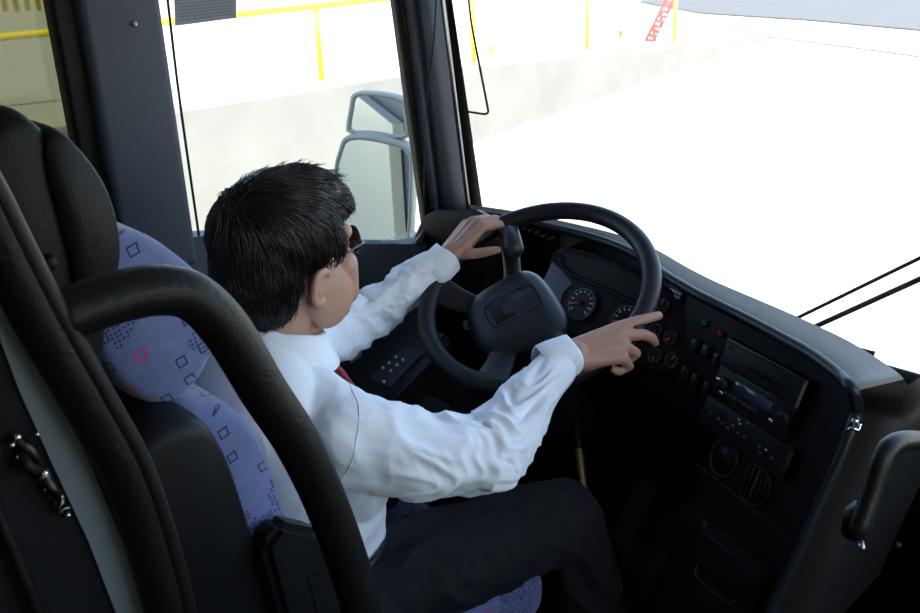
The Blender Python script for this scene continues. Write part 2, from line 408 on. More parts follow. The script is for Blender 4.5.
# glass
g = MB(); g.box((-.595, .42, 1.48), (.005, .74, 1.06)); struct('window_1', g, M['glass'])
g = MB(); g.box((-.595, -2.05, 1.52), (.005, 3.98, .88)); struct('window_2', g, M['tint'])
rows = [[], []]
for i in range(25):
    x = -.6+2.56*i/24
    rows[0].append(V((x, wsy(x, .76)+.03, .74))); rows[1].append(V((x, wsy(x, 2.04)+.03, 2.04)))
struct('window_3', MB().grid(rows), M['glass'], True)
g = MB(); g.box((1.955, -2.2, 1.42), (.005, 3.7, 1.0)); struct('window_4', g, M['tint'])
g = MB(); g.box((1.955, .4, 1.42), (.005, 1.3, 1.0)); struct('window_5', g, M['glass'])
# windscreen gasket
pts = [V((x, wsy(x, .76)+.012, .742)) for x in [-.55+.2*i for i in range(13)]]
g = MB(); g.tube(pts, .019, 12); struct('trim_8', g, M['rubber'], True)
# thin rod beside the driver's window, cord on the A pillar
g = MB(); g.tube([at(163, -40, 0, -.57), at(170, 20, 0, -.57), at(181, 110, 0, -.57), at(206, 285, 0, -.57)], .0030, 8); o = g.build('window_cord', M['rubber'], None, at(206, 285, 0, -.57)); tag(o, 'thin black cord running down the side window beside the wide grey pillar', 'cord')
g = MB(); g.tube([at(437, -30, 0, -.515), at(434, 40, 0, -.515), at(426, 110, 0, -.515), at(424, 208, 0, -.515)], .0018, 8); o = g.build('hanging_cord', M['rubber'], None, at(424, 208, 0, -.515)); tag(o, 'thin black cord hanging down the front windscreen pillar', 'cord')
# thin bent rod at the windscreen
g = MB(); pp = [at(466, -30, 1, .93), at(471, 20, 1, .93), at(480, 68, 1, .93), at(487, 104, 1, .93), at(488, 112, 1, .93), at(484, 114, 1, .93), at(470, 112, 1, .93), at(452, 110, 1, .91)]
g.tube(pp, .0030, 8); o = g.build('bent_rod', M['rubber'], None, pp[-1]); tag(o, 'thin black bent rod fixed to the windscreen pillar in front of the glass', 'rod')
# screw on the B pillar
c = at(134, 24, 0, -.508); ps = empty('pillar_screw', c, 'small round screw head on the wide grey pillar', 'screw')
MB().cyl(c-V((.004, 0, 0)), c+V((.003, 0, 0)), .0065, .0055, 20).build('screw_head', M['steel'], ps)
MB().box(c+V((.0035, 0, 0)), (.002, .008, .0016)).build('slot', M['rubber'], ps)
# printed sheet on the side window
q = [at(173, -22, 0, -.588), at(236, -25, 0, -.588), at(236, 18, 0, -.588), at(175, 26, 0, -.588)]
sh = empty('printed_sheet', q[3], 'grey printed notice stuck at the top of the side window', 'notice')
g = MB(); g.add(q+[p+V((.002, 0, 0)) for p in q], [(0, 1, 2, 3), (4, 5, 6, 7), (0, 1, 5, 4), (1, 2, 6, 5), (2, 3, 7, 6), (3, 0, 4, 7)]); g.build('sheet', M['paper'], sh, smooth=False)
g = MB()
for i in range(13):
    t = .05+i*.07; a = q[0].lerp(q[3], t); b = q[1].lerp(q[2], t); x = .06
    while x < .92:
        w = random.uniform(.03, .12); w = min(w, .93-x); g.tube([a.lerp(b, x)+V((.0025, 0, 0)), a.lerp(b, x+w)+V((.0025, 0, 0))], .0008, 4, smooth=1, caps=False); x += w+.018
g.build('print_lines', M['ink'], sh)
# outside mirrors
mc = at(375, 160, 0, -.95)
mo = empty('wing_mirror', V((-.95, .95, .85)), 'pale grey double wing mirror outside the side window', 'mirror')
def mirror(pxs, name, depth, rim):
    p = [at(x, y, 0, -.95) for x, y in pxs]
    # turn the head to face back to the driver
    c = sum(p, V())/len(p); Z = V((0, 0, 1))
    nrm = V((.525, -.851, 0)).normalized()
    p = [onplane(x, y, c, nrm) for x, y in pxs]
    back = -nrm
    pc, _ = catmull(p, [0]*len(p), 5, True)
    cc = sum(pc, V())/len(pc)
    g = MB(); inn = [cc+(a-cc)*(1-rim) for a in pc]
    g.grid([[a+back*.004 for a in inn], inn, [a-back*.006 for a in [cc+(a-cc)*(1-rim*.5) for a in pc]], pc, [a+back*depth*.5 for a in pc], [cc+(a-cc)*.8+back*depth for a in pc], [cc+(a-cc)*.3+back*depth*1.15 for a in pc]], True)
    h = g.build(name, M['mirrorhouse'], mo)
    g = MB(); g.v = [a+back*.003 for a in inn]; g.f = [tuple(range(len(inn)))]; g.build('mirror_glass', M['mirror'], h, smooth=False)
mirror([(352, 95), (362, 92), (385, 94), (403, 99), (407, 106), (410, 130), (407, 138), (395, 139), (370, 136), (349, 133), (346, 127), (349, 108)], 'upper_housing', .07, .16)
mirror([(338, 152), (345, 137), (365, 135), (398, 142), (410, 150), (413, 165), (411, 225), (405, 262), (390, 268), (345, 262), (334, 250), (334, 175)], 'lower_housing', .09, .09)
g = MB(); c = at(408, 238, 0, -.93); g.box(c+V((.02, .06, -.02)), (.05, .12, .07), .012); g.tube([c+V((.03, .1, -.02)), V((-.64, 1.16, .82))], .016, 10, smooth=1); g.tube([c+V((-.02, .0, 0)), c+V((-.05, -.03, .1))], .016, 10, smooth=1)
g.build('mirror_arm', M['mirrorhouse'], mo)

# wipers
def wiper(a, b, r, label):
    p = at(*a, 1, wsy(.4, .85)+.07); q = at(*b, 1, wsy(.6, 1.)+.07); d = (q-p)
    w = empty('wiper', p-d*.25, label, 'wiper', None)
    MB().tube([p-d*.25, p, q, q+d*.9], r, 8, smooth=1).build('wiper_arm', M['rubber'], w)
    MB().cyl(p-d*.25+V((0, -.02, 0)), p-d*.25+V((0, .02, 0)), .018).build('pivot', M['rubber'], w)
wiper((797, 318), (920, 258), .0045, 'thinner black wiper rod, the upper of the two outside the windscreen')
wiper((812, 328), (920, 279), .0065, 'thicker black wiper arm, the lower of the two outside the windscreen')

# ================================================================== DASHBOARD
aA = R(18); kA = .42
dA = V((math.cos(aA), -math.sin(aA), 0)); eA = V((-math.sin(aA)*kA, -math.cos(aA)*kA, -1)).normalized(); nA = dA.cross(eA)   # nA points to the driver?
if nA.dot(V((0, -1, 0))) < 0: nA = -nA
PA = V((.50, .765, .93))
def fA(x, y, off=0.): return onplane(x, y, PA+nA*off, nA)
db = empty('dashboard', V((.1, .9, 0)), 'black wrap-around dashboard with gauges, switches and a tall centre console', 'dashboard')
lip_px = [(419, 245), (418, 228), (424, 216), (434, 211), (455, 211), (480, 214), (512, 219), (545, 226), (575, 233), (600, 240), (622, 248), (640, 257), (655, 267), (670, 278), (695, 293), (720, 306), (750, 321), (780, 337), (812, 355), (840, 376), (852, 390)]
lip = [at(x, y, 2, .98) for x, y in lip_px]
lip[0] = V((-.56, .74, .93)); lip[1] = V((-.57, .80, .965)); lip[2] = V((-.575, .835, .98)); lip[3] = V((-.56, .86, .985))
lipR = [fA(x, y, .05) for x, y in [(857, 408), (851, 430), (838, 462), (822, 497), (807, 532), (794, 562), (783, 585), (772, 611), (758, 645)]]
full = lip+lipR
fs, _ = catmull(full, [0]*len(full), 4)
nl = (len(lip)-1)*4
MB().tube(full, .0115, 12).build('lip_trim', M['trim'], db)
# top pad: from lip over the crest down to the windscreen
rows = []
for i, p in enumerate(fs[:nl+1]):
    t = i/nl
    w = .022 if t < .4 else .022+(t-.4)/.6*.062
    if i < 16: out = V((-.1, 1, 0))
    elif t > .8: out = V((min(1, (t-.8)*5)*.7+.2, 1, 0))
    else: out = V((.15, 1, 0))
    out.normalize()
    c = p+out*w+V((0, 0, .016))
    kk = max(0, min(1, (t-.72)/.2)); o2 = out.lerp(V((-.9, .8, 0)), kk)
    c2 = c+o2*.014-V((0, 0, .010)); c3 = c+o2*.030-V((0, 0, .06)); c4 = c+o2*.05-V((0, 0, .16))
    wsb = V((c4.x+o2.x*.1, 0, .69)); wsb.y = max(wsy(wsb.x, .76)+.01, c4.y+.02)
    rows.append([p+V((0, 0, -.004)), p+out*w*.28+V((0, 0, .002)), c, c2, c3, c4, wsb])
padlast = rows[-1]; plast = fs[nl]
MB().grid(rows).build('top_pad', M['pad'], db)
# side panel on the aisle side of the console
rows = []
side_path = fs[nl:]; OFF = ((.027, .013), (.056, .028), (.067, .05), (.068, .09), (.066, .18), (.06, .34))
c = padlast[2]
rows.append([padlast[0], padlast[1], c]+[V((plast.x+tx, plast.y+ty, c.z-.004)) for tx, ty in OFF[2:]])
for i, p in enumerate(side_path):
    if i == 0: continue
    k = max(0, 1-i/4)
    rows.append([p+V((.004, .004, 0))]+[p+V((tx*(1-.06*k), ty, .010*k*(1 if n_ else .3))) for n_, (tx, ty) in enumerate(OFF)])
MB().grid(rows).build('side_panel', M['side'], db)
# inner return + face of the console (plane A), with lower drawers area
rows = []
e_low = V((-.05, -.16, -1)).normalized()
def face_pt(p): # project a lip point along the face inward
    return p-nA*((p-PA).dot(nA))
inn = []
for p in fs[28:]:
    q = face_pt(p); inn.append((p, q))
rows = [[p-V((.002, 0, .004)) for p, q in inn], [p.lerp(q, .5)-V((0, 0, .006)) for p, q in inn], [q-V((.0, .0, .004)) for p, q in inn]]
MB().grid(rows).build('face_surround', M['face'], db)
# console face polygon: top = lip projection, right = lipR projection, left edge of the column
top_in = [q for p, q in inn]
xL = fA(690, 400); 
g = MB()
def pv(p): return (p-PA).dot(dA), (p-PA).dot(eA)
def fpt(s, v, off=0.): return PA+dA*s+eA*v+nA*off
prof = [pv(q) for q in top_in]
# instrument part: from s=-0.72 to s=-.02 down to v=.29, console part down to v=.95
cols = sorted(set([round(s, 4) for s, v in prof]))
def vtop(s):
    best = None
    for (s0, v0), (s1, v1) in zip(prof[:-1], prof[1:]):
        if s0 <= s <= s1 or s1 <= s <= s0:
            t = (s-s0)/(s1-s0) if abs(s1-s0) > 1e-6 else 0; vv = v0+(v1-v0)*t
            best = vv if best is None else min(best, vv)
    return -.06 if best is None else best
SC = pv(fA(683, 540))[0]-.02     # left edge of the console column
VB = pv(fA(650, 376))[1]+.02
smax = max(s for s, v in prof); vmax = max(v for s, v in prof)
def vright(s):  # lowest v allowed under the right lip
    best = vmax
    for (s0, v0), (s1, v1) in zip(prof[:-1], prof[1:]):
        if (s0 <= s <= s1 or s1 <= s <= s0) and min(v0, v1) > .12:
            t = (s-s0)/(s1-s0) if abs(s1-s0) > 1e-6 else 0; best = min(best, v0+(v1-v0)*t)
    return best
s0 = prof[0][0]
g = MB(); a = []; 
for i in range(25):
    s = s0+(SC-s0)*i/24; a.append((s, vtop(s)))
g.grid([[fpt(s, v) for s, v in a], [fpt(s, VB) for s, v in a], [fpt(s, VB+.03, -.03) for s, v in a], [fpt(s, VB+.03, -.25) for s, v in a]])
g.build('instrument_face', M['face'], db)
a = []
for i in range(33):
    s = SC+(smax-SC)*i/32; a.append((s, vtop(s)))
bot = 1.05
g = MB()
g.grid([[fpt(s, v) for s, v in a], [fpt(s, max(v, min(bot, bot))) for s, v in a]])
g.grid([[fpt(SC, vtop(SC), 0), fpt(SC, bot, 0)], [fpt(SC, vtop(SC), -.35), fpt(SC, bot, -.35)]])
cf = g.build('console_face', M['face'], db)
# left instrument wing (plane B) and lower left shell
left = fs[:30]
g = MB(); rows = []
for p in left:
    b = V((.03, -.05, 0)) if p.x < -.45 else V((.0, -.02, 0))
    rows.append([p-V((0, 0, .005)), p+V((0, .03, -.02)), p+V((0, .03, -.05)), p+V((.01, -.05, -.30)), p+V((.02, -.06, -.42)), p+V((.02, .25, -.45))])
g.grid(rows); g.build('left_instrument_wing', M['face'], db)

pod = [at(x, y, 1, .765) for x, y in ((407, 275), (411, 248), (416, 230), (423, 217), (435, 211), (455, 211), (480, 214), (484, 260), (478, 310), (440, 335), (410, 320))]
pq, _ = catmull(pod, [0]*len(pod), 3, True); cc = sum(pq, V())/len(pq)
MB().grid([[cc+(p-cc)*.02 for p in pq], [cc+(p-cc)*.95 for p in pq], [p+V((0, .008, 0)) for p in pq], [p+V((0, .03, -.008)) for p in pq], [p+V((0, .13, -.075)) for p in pq]], True).build('left_pod', M['face'], db, angle=50)
def frbox(g, x0, y0, x1, y1, depth, bev, off=0., base=0.):
    a = pv(fA(x0, y0)); b = pv(fA(x1, y1)); s = (a[0]+b[0])/2; v = (a[1]+b[1])/2
    g.frame_box(fpt(s, v, depth/2+base), dA, nA, eA, (abs(b[0]-a[0]), depth, abs(b[1]-a[1])), bev); return s, v, abs(b[0]-a[0]), abs(b[1]-a[1])
def unit(name, s, v, w, h, depth, bev, m, par, lab=None):
    g = MB(); g.frame_box(fpt(s, v, depth/2), dA, nA, eA, (w, depth, h), bev); o = g.build(name, m, par, angle=40)
    if lab: o['label'] = lab
    return o
def sv(x, y, off=0.): return pv(fA(x, y, off))
# tachograph-like upper unit, radio, climate panel
def quad(TL, BR): 
    a = sv(*TL); b = sv(*BR); return (a[0]+b[0])/2, (a[1]+b[1])/2, abs(b[0]-a[0]), abs(b[1]-a[1])
s, v, w, h = quad((736, 339), (806, 411)); U1 = (s, v, w, h)
tu = unit('tachograph', s, v, w, h, .022, .003, M['plastic'], db)
MB().frame_box(fpt(s, v-h/2+.004, .023), dA, nA, eA, (w*.98, .004, .007), .001).build('edge_strip', M['trim'], tu)
MB().frame_box(fpt(s+w/2-.004, v, .023), dA, nA, eA, (.008, .004, h*.95), .001).build('end_cap', mat('end_cap_grey', (.16, .15, .13), .5), tu)
MB().cyl(fpt(s-w/2+.012, v-h/2+.016, .02), fpt(s-w/2+.012, v-h/2+.016, .027), .004).build('button', M['button'], tu)
for k in range(6):
    MB().frame_box(fpt(s-.03+k*.018, v+.006, .023), dA, nA, eA, (.013, .004, .008), .001).build('key', M['face'], tu)
s, v, w, h = quad((727, 365), (792, 437)); 
s2, v2, w2, h2 = s, v, w, h
h = min(h, .068); ra = unit('radio', s, v, w, h, .018, .003, M['plastic'], db)
def dot(par, x, y, r, m, name, d=.02, dep=.008):
    a = sv(x, y); MB().cyl(fpt(a[0], a[1], d-.006), fpt(a[0], a[1], d+dep), r, r*.85).build(name, m, par)
dot(ra, 731, 384, .0125, M['dialring'], 'volume_knob', .018, .014); dot(ra, 729, 381, .005, M['chrome'], 'chrome_cap', .03, .006)
dot(ra, 791, 419, .015, M['dialring'], 'tuning_knob', .018, .010); dot(ra, 791, 419, .008, M['plastic'], 'knob_cap', .026, .006)
a0 = sv(742, 385); a1 = sv(778, 411)
MB().frame_box(fpt((a0[0]+a1[0])/2, (a0[1]+a1[1])/2, .0185), dA, nA, eA, (abs(a1[0]-a0[0]), .003, .022), .001).build('display', M['screen'], ra)
for k in range(7):
    ss = s-w/2+.045+k*.0145
    MB().frame_box(fpt(ss, v+h/2-.010, .019), dA, nA, eA, (.011, .004, .007), .001).build('button', M['dialring'], ra)
MB().frame_box(fpt(s-w/2+.033, v+.022, .0195), dA, nA, eA, (.010, .003, .005), .001).build('silver_button', M['chrome'], ra)
MB().frame_box(fpt(s+w/2-.045, v+.018, .0195), dA, nA, eA, (.012, .003, .006), .001).build('silver_button', M['chrome'], ra)
MB().frame_box(fpt(s, v-h/2+.004, .019), dA, nA, eA, (w*.5, .003, .0025), .0005).build('legend_strip', M['button'], ra)
s, v, w, h = quad((716, 386), (787, 484)); v = v2+h2*.0+.075; h = .065
cl = unit('climate_panel', s, v, w, h, .014, .003, M['plastic'], db)
MB().frame_box(fpt(s+w/2-.005, v+.004, .0145), dA, nA, eA, (.010, .003, h*.85), .001).build('end_cap', M['dialring'], cl)
MB().frame_box(fpt(s-w/2+.045, v-.012, .0145), dA, nA, eA, (.05, .003, .022), .001).build('display', M['visorglass'], cl)
MB().frame_box(fpt(s+w/2-.06, v-.008, .0145), dA, nA, eA, (.05, .003, .022), .001).build('display', M['visorglass'], cl)
for (x, y, c) in [(717, 414, 0), (724, 420, 0), (728, 424, 0), (733, 429, 0), (745, 421, 1), (746, 425, 1), (753, 424, 0), (752, 429, 0), (744, 434, 0), (750, 438, 0), (738, 427, 0), (765, 447, 0), (772, 451, 1), (766, 454, 0), (777, 459, 0)]:
    a = sv(x, y); MB().frame_box(fpt(a[0], a[1], .0155), dA, nA, eA, (.007, .005, .005), .001).build('button', M['chrome'] if c else M['button'], cl)
# round vents
for (x, y, r, fins) in ((725, 459, .036, 0), (757, 486, .038, 1)):
    a = sv(x, y); c = fpt(a[0], a[1], .004)
    vt = MB().ring(c, dA, eA, r, .0035, 48, 8).build('air_vent', M['trim'], db)
    MB().cyl(c-nA*.003, c+nA*.001, r*.93, seg=40).build('vent_disc', M['dial'], vt)
    if fins:
        for k in range(-2, 3): MB().frame_box(c+dA*k*.013+nA*.003, dA, nA, eA, (.0035, .008, 2*math.sqrt(max(0, (r*.88)**2-(k*.013)**2))), .001).build('fin', M['trim'] if k else M['button'], vt)
# indicator lamps, rocker switches
for (x, y, mm, nm) in ((706, 324, 'green', 'green_indicator'), (722, 334, 'red', 'red_indicator')):
    a = sv(x, y); MB().cyl(fpt(a[0], a[1], 0), fpt(a[0], a[1], .008), .007, .006).build(nm, M[mm], db)
for (x, y) in ((697, 346), (708, 352), (719, 360), (687, 374), (697, 381), (709, 389)):
    a = sv(x, y); rk = MB().frame_box(fpt(a[0], a[1], .005), dA, nA, eA, (.020, .012, .030), .003).build('rocker_switch', M['plastic'], db, angle=40)
    MB().frame_box(fpt(a[0], a[1]-.006, .012), dA, nA, eA, (.014, .003, .010), .001).build('switch_icon', M['dialring'], rk)
# small warning display under the lip
a0 = sv(668, 288); a1 = sv(687, 300)
wd = MB().frame_box(fpt((a0[0]+a1[0])/2, (a0[1]+a1[1])/2, .004), dA, nA, eA, (.05, .008, .026), .002).build('warning_display', M['dial'], db, angle=40)
g = MB()
for i in range(4):
    for j in range(2):
        if (i*2+j) % 5 == 3: continue
        g.frame_box(fpt((a0[0]+a1[0])/2-.017+i*.011, (a0[1]+a1[1])/2-.004+j*.009, .0085), dA, nA, eA, (.008 if i % 2 else .004, .001, .003 if j else .005))
g.build('icons', M['mark'], wd, smooth=False)
# gauges sit in their own binnacle that faces straight back
kC = .62; PC = fA(686, 336); dC = V((1, 0, 0)); eC = V((0, -kC, -1)).normalized(); nC = V((0, -1, kC)).normalized()
def fC(x, y, off=0.): return onplane(x, y, PC+nC*off, nC)
def pc(x, y): p = fC(x, y)-PC; return p.dot(dC), p.dot(eC)
def cpt(s, v, off=0.): return PC+dC*s+eC*v+nC*off
def gauge(x, y, r, ang, par=None, ticks=41, off=.008):
    a = pc(x, y); c = cpt(a[0], a[1], off); par = par or db
    gg = MB().cyl(c-nC*.012, c, r, seg=48).build('gauge', M['dial'], par, angle=40)
    MB().ring(c, dC, eC, r, .0016, 48, 8).build('gauge_ring', M['dialring'], gg)
    g = MB()
    for i in range(ticks):
        th = R(140)+R(260)*i/(ticks-1); dr = dC*math.cos(th)+eC*math.sin(th); ta = nC.cross(dr); big = i % 4 == 0
        g.frame_box(c+dr*r*(.88 if not big else .85)+nC*.0008, dr, ta, nC, (r*(.05 if not big else .11), .0008 if not big else .0013, .0008))
        if big and r > .03: g.frame_box(c+dr*r*.68+nC*.0008, dC, eC, nC, (.0055, .0034, .0006))
    g.build('dial_markings', M['mark'], gg, smooth=False)
    th = R(ang); dr = dC*math.cos(th)+eC*math.sin(th); ta = nC.cross(dr)
    MB().frame_box(c+dr*r*.40+nC*.003, dr, ta, nC, (r*.78, .0026, .0012)).build('needle', M['needle'], gg, smooth=False)
    MB().cyl(c, c+nC*.005, r*.13).build('needle_cap', M['plastic'], gg)
# binnacle body
hull = [(548, 262), (562, 247), (600, 256), (655, 283), (694, 300), (690, 345), (683, 373), (640, 366), (590, 345), (556, 318)]
hp3 = [fC(x, y) for x, y in hull]; pcv, _ = catmull(hp3, [0]*len(hp3), 4, True); cc = sum(pcv, V())/len(pcv)
MB().grid([[cc+(p-cc)*.02 for p in pcv], [cc+(p-cc)*.94 for p in pcv], [cc+(p-cc)*.985-nC*.003 for p in pcv], [p-nC*.012 for p in pcv], [p-nC*.20 for p in pcv]], True).build('binnacle', M['face'], db, angle=40)
gauge(583, 304, .041, 165); gauge(627, 322, .041, 165)
for x, y, a_ in ((664, 306, -95), (657, 331, 60), (672, 338, 110), (656, 356, 80), (673, 361, -60)): gauge(x, y, .016, a_, ticks=9, off=.008)
q = [fC(x, y, .006) for x, y in ((560, 252), (566, 271), (604, 289), (643, 306), (650, 288))]
g = MB(); g.tube(q, .0055, 10, smooth=5); g.build('display_frame', M['plastic'], db)
b = [fC(x, y) for x, y in ((562, 251), (568, 269), (642, 302), (650, 284), (610, 264))]
g = MB(); g.v = [p+nC*.004 for p in b]+[p-nC*.004 for p in b]; g.f = [(0, 1, 2, 3, 4), (9, 8, 7, 6, 5)]+[(i, (i+1) % 5, 5+(i+1) % 5, 5+i) for i in range(5)]; g.build('display_screen', M['visorglass'], db, smooth=False)
b = [fC(x, y) for x, y in ((553, 262), (562, 270), (573, 284), (564, 292), (560, 305), (550, 300), (543, 283))]  # outline of the pale patch whose colour carries the reflection
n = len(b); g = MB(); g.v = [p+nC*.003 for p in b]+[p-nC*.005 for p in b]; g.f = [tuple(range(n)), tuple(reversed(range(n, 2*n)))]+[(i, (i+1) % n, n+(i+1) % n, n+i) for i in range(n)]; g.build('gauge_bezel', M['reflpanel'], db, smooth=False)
# row of buttons under the lip behind the wheel
for x, y in ((523, 229), (529, 231), (535, 233), (542, 236), (549, 239)):
    p = at(x, y, 1, .955); MB().cyl(p+V((0, .02, 0)), p-V((0, .004, 0)), .0045, .004, 16).build('round_button', M['mark'] if False else M['button'], db)
# drawer seams and handles
def seam(pts, r=.002, name='drawer_seam', m='dialring'):
    MB().tube([fA(x, y, .001) for x, y in pts], r, 6, smooth=1).build(name, M[m], db)
seam([(697, 464), (725, 487), (762, 517), (797, 545)])
dr = MB(); a0 = sv(690, 508); 
def drawer(x0, y0, x1, y1, h, name='drawer'):
    a = sv(x0, y0); b = sv(x1, y1); s = (a[0]+b[0])/2; v0_ = (a[1]+b[1])/2+h/2
    o = MB().frame_box(fpt(s, v0_, .006), dA, nA, eA, (abs(b[0]-a[0]), .016, h), .005).build(name, M['plastic'], db, angle=40)
    MB().tube([fpt(s-.06, v0_-h/2+.004, .014), fpt(s-.045, v0_-h/2+.02, .018), fpt(s+.045, v0_-h/2+.02, .018), fpt(s+.06, v0_-h/2+.004, .014)], .003, 8).build('drawer_grip', M['trim'], o)
drawer(690, 503, 776, 572, .105); drawer(684, 548, 764, 618, .16)
seam([(783, 538), (800, 546)], .003, 'trim_joint', 'rubber')
# ashtray-like chrome hook on the side panel
hk = empty('chrome_hook', fA(850, 432, .05)+V((.03, .0, 0)), 'small chrome hook clipped on the side of the centre console', 'hook')
SP = fA(850, 430, .05)+V((.03, .014, 0)); SN = V((.43, -.9, 0)).normalized()
def on_side(x, y, o=0.): return onplane(x, y, SP+SN*o, SN)
a = on_side(845, 438, .004); b = on_side(858, 424, .004)
MB().tube([a, b], .006, 10, smooth=1).build('plate', M['steel'], hk)
MB().tube([on_side(846, 440, .006), on_side(847, 432, .022), on_side(852, 428, .026), on_side(858, 430, .024), on_side(860, 424, .02)], .0035, 8).build('hook', M['chrome'], hk)
MB().cyl(on_side(855, 421, 0), on_side(855, 421, .016), .006).build('screw', M['chrome'], hk)
# small black plug below
c = on_side(845, 470, .002); MB().frame_box(c, V((.9, .43, 0)), SN, V((0, 0, 1)), (.018, .006, .014), .004).build('blanking_plug', M['rubber'], db)
c = on_side(811, 516, .002)

# left switch console beside the driver
lc = empty('side_switch_console', V((-.42, .45, .3)), 'black side console with small lit keys below the side window', 'console')
lcn = [at(375, 366, 2, .74), at(418, 330, 2, .80), at(440, 342, 2, .80), at(400, 390, 2, .72)]
X1 = (lcn[1]-lcn[0]); 
body = [at(330, 372, 2, .74), at(408, 318, 2, .80), at(455, 332, 2, .79)]; _n = (body[1]-body[0]).cross(body[2]-body[0]).normalized(); body.append(onplane(372, 415, body[0], _n))
g = MB(); bz = [V((p.x, p.y, .3)) for p in body]; b = bmesh.new(); vs = [b.verts.new(p) for p in body+bz]
for f_ in ((0, 1, 2, 3), (4, 5, 6, 7), (0, 1, 5, 4), (1, 2, 6, 5), (2, 3, 7, 6), (3, 0, 4, 7)): b.faces.new([vs[i] for i in f_])
bmesh.ops.recalc_face_normals(b, faces=b.faces[:]); bmesh.ops.bevel(b, geom=b.edges[:], offset=.018, segments=3, affect='EDGES'); g.bm(b); g.build('console_body', M['plastic'], lc, angle=50)
nn = (body[1]-body[0]).cross(body[3]-body[0]).normalized(); nn = nn if nn.z > 0 else -nn
pp = [onplane(x, y, body[0]+nn*.004, nn) for x, y in ((367, 378), (404, 346), (424, 352), (390, 389))]
b = bmesh.new(); vs = [b.verts.new(p) for p in pp+[p-nn*.01 for p in pp]]
for f_ in ((0, 1, 2, 3), (4, 5, 6, 7), (0, 1, 5, 4), (1, 2, 6, 5), (2, 3, 7, 6), (3, 0, 4, 7)): b.faces.new([vs[i] for i in f_])
bmesh.ops.recalc_face_normals(b, faces=b.faces[:]); bmesh.ops.bevel(b, geom=b.edges[:], offset=.003, segments=2, affect='EDGES'); kp = MB().bm(b).build('keypad', M['trim'], lc, angle=50)
for (x, y) in ((383, 368), (389, 363), (396, 357), (391, 371), (397, 365), (403, 360), (384, 382)):
    c = onplane(x, y, body[0]+nn*.005, nn); MB().cyl(c-nn*.003, c+nn*.003, .0036, .0032, 14).build('key', M['mark'], kp)
# paper tag hanging there
q = [at(x, y, 0, -.42) for x, y in ((348, 349), (360, 345), (362, 361), (351, 370))]
tg = empty('paper_tag', q[3], 'small printed paper tag hanging behind the driver\'s left arm', 'tag')
g = MB(); g.add(q+[p+V((.0015, 0, 0)) for p in q], [(0, 1, 2, 3), (4, 5, 6, 7), (0, 1, 5, 4), (1, 2, 6, 5), (2, 3, 7, 6), (3, 0, 4, 7)]); g.build('tag_sheet', M['tag'], tg, smooth=False)
g = MB()
for i in range(4):
    for j in range(3):
        t = .1+i*.11; p = q[0].lerp(q[3], t).lerp(q[1].lerp(q[2], t), .2+.28*j)+V((.002, 0, 0)); g.box(p, (.001, .006, .003))
g.build('print', M['ink'], tg, smooth=False)
MB().tube([q[0].lerp(q[1], .5), q[0].lerp(q[1], .5)+V((-.05, .02, .05)), V((-.555, q[0].y+.06, q[0].z+.12))], .0012, 6).build('string', M['rubber'], tg)

# ================================================================== STEERING WHEEL
WC = V((.0191, .5813, .9761)); t_ = .5233; yw = .2277; RW = .2498
wa = V((math.cos(yw), math.sin(yw), 0)); wb = V((-math.sin(yw)*math.cos(t_), math.cos(yw)*math.cos(t_), math.sin(t_))); wn = wa.cross(wb)
def wp(r, deg, h=0.): th = R(deg); return WC+wa*math.cos(th)*r+wb*math.sin(th)*r+wn*h
sw = empty('steering_wheel', WC-wn*.08, 'large black four-spoke steering wheel held by the driver', 'steering wheel')
g = MB(); pts = [wp(RW, 360*i/96) for i in range(96)]; g.tube(pts, .0205, 20, smooth=1, closed=True); g.build('rim', M['wheel'], sw)
w_up = 50; hx = (wa*math.cos(R(w_up-90))+wb*math.sin(R(w_up-90))); hy = (wa*math.cos(R(w_up))+wb*math.sin(R(w_up)))
HC = WC-wn*.030-hy*.062-hx*.006
def hp(x, y, h=0.): return HC+hx*x+hy*y+wn*h
# hub: rounded pillow
rows = []; N = 40
def sup(th, a, b, e=3.2):
    c, s = math.cos(th), math.sin(th); return a*math.copysign(abs(c)**(2/e), c), b*math.copysign(abs(s)**(2/e), s)
for (k, h) in ((.001, .022), (.35, .021), (.65, .018), (.85, .010), (.96, -.002), (1., -.016), (.97, -.032), (.8, -.045), (.5, -.05)):
    r_ = []
    for i in range(N):
        x, y = sup(2*PI*i/N, .116, .102); x *= (1+.10*y/.102); r_.append(hp(x*k, y*k, h))
    rows.append(r_)
hb = MB().grid(rows, True).build('hub', M['hub'], sw)
g = MB(); g.frame_box(hp(.0, -.020, .0185), hx, hy, wn, (.062, .052, .006), .0028); g.build('badge_panel', M['plastic'], hb, angle=40)
g = MB(); g.frame_box(hp(-.002, .036, .0185), hx, hy, wn, (.056, .048, .006), .0028); g.build('badge_plate', M['hub'], hb, angle=40)
g = MB(); pts = []
for i in range(40):
    x, y = sup(2*PI*i/40, .038, .062, 5); pts.append(hp(x, y+.006, .0205))
g.tube(pts, .0013, 6, smooth=1, closed=True).build('groove', M['rubber'], hb)
def spoke(deg, wide0, wide1, hub_in, thick=.010):
    a = wp(RW*.965, deg, -.004); inward = HC-wn*.012; dirn = (a-inward)
    b_ = inward+dirn*hub_in; side = dirn.normalized().cross(wn).normalized(); rows = []
    for t in [i/10 for i in range(11)]:
        c = b_.lerp(a, t); c += wn*(-.014*math.sin(PI*t)); w = wide0+(wide1-wide0)*t; w *= 1-.18*math.sin(PI*t); nrm = dirn.normalized().cross(side)
        rows.append([c+side*math.cos(2*PI*j/16)*w+wn*math.sin(2*PI*j/16)*thick for j in range(16)])
    return MB().grid(rows, True).build('spoke', M['wheel'], sw)
sp = spoke(133, .024, .026, .25, .013); spoke(-32, .024, .026, .25, .013); spoke(-88, .034, .045, .2); spoke(-170, .030, .040, .2)
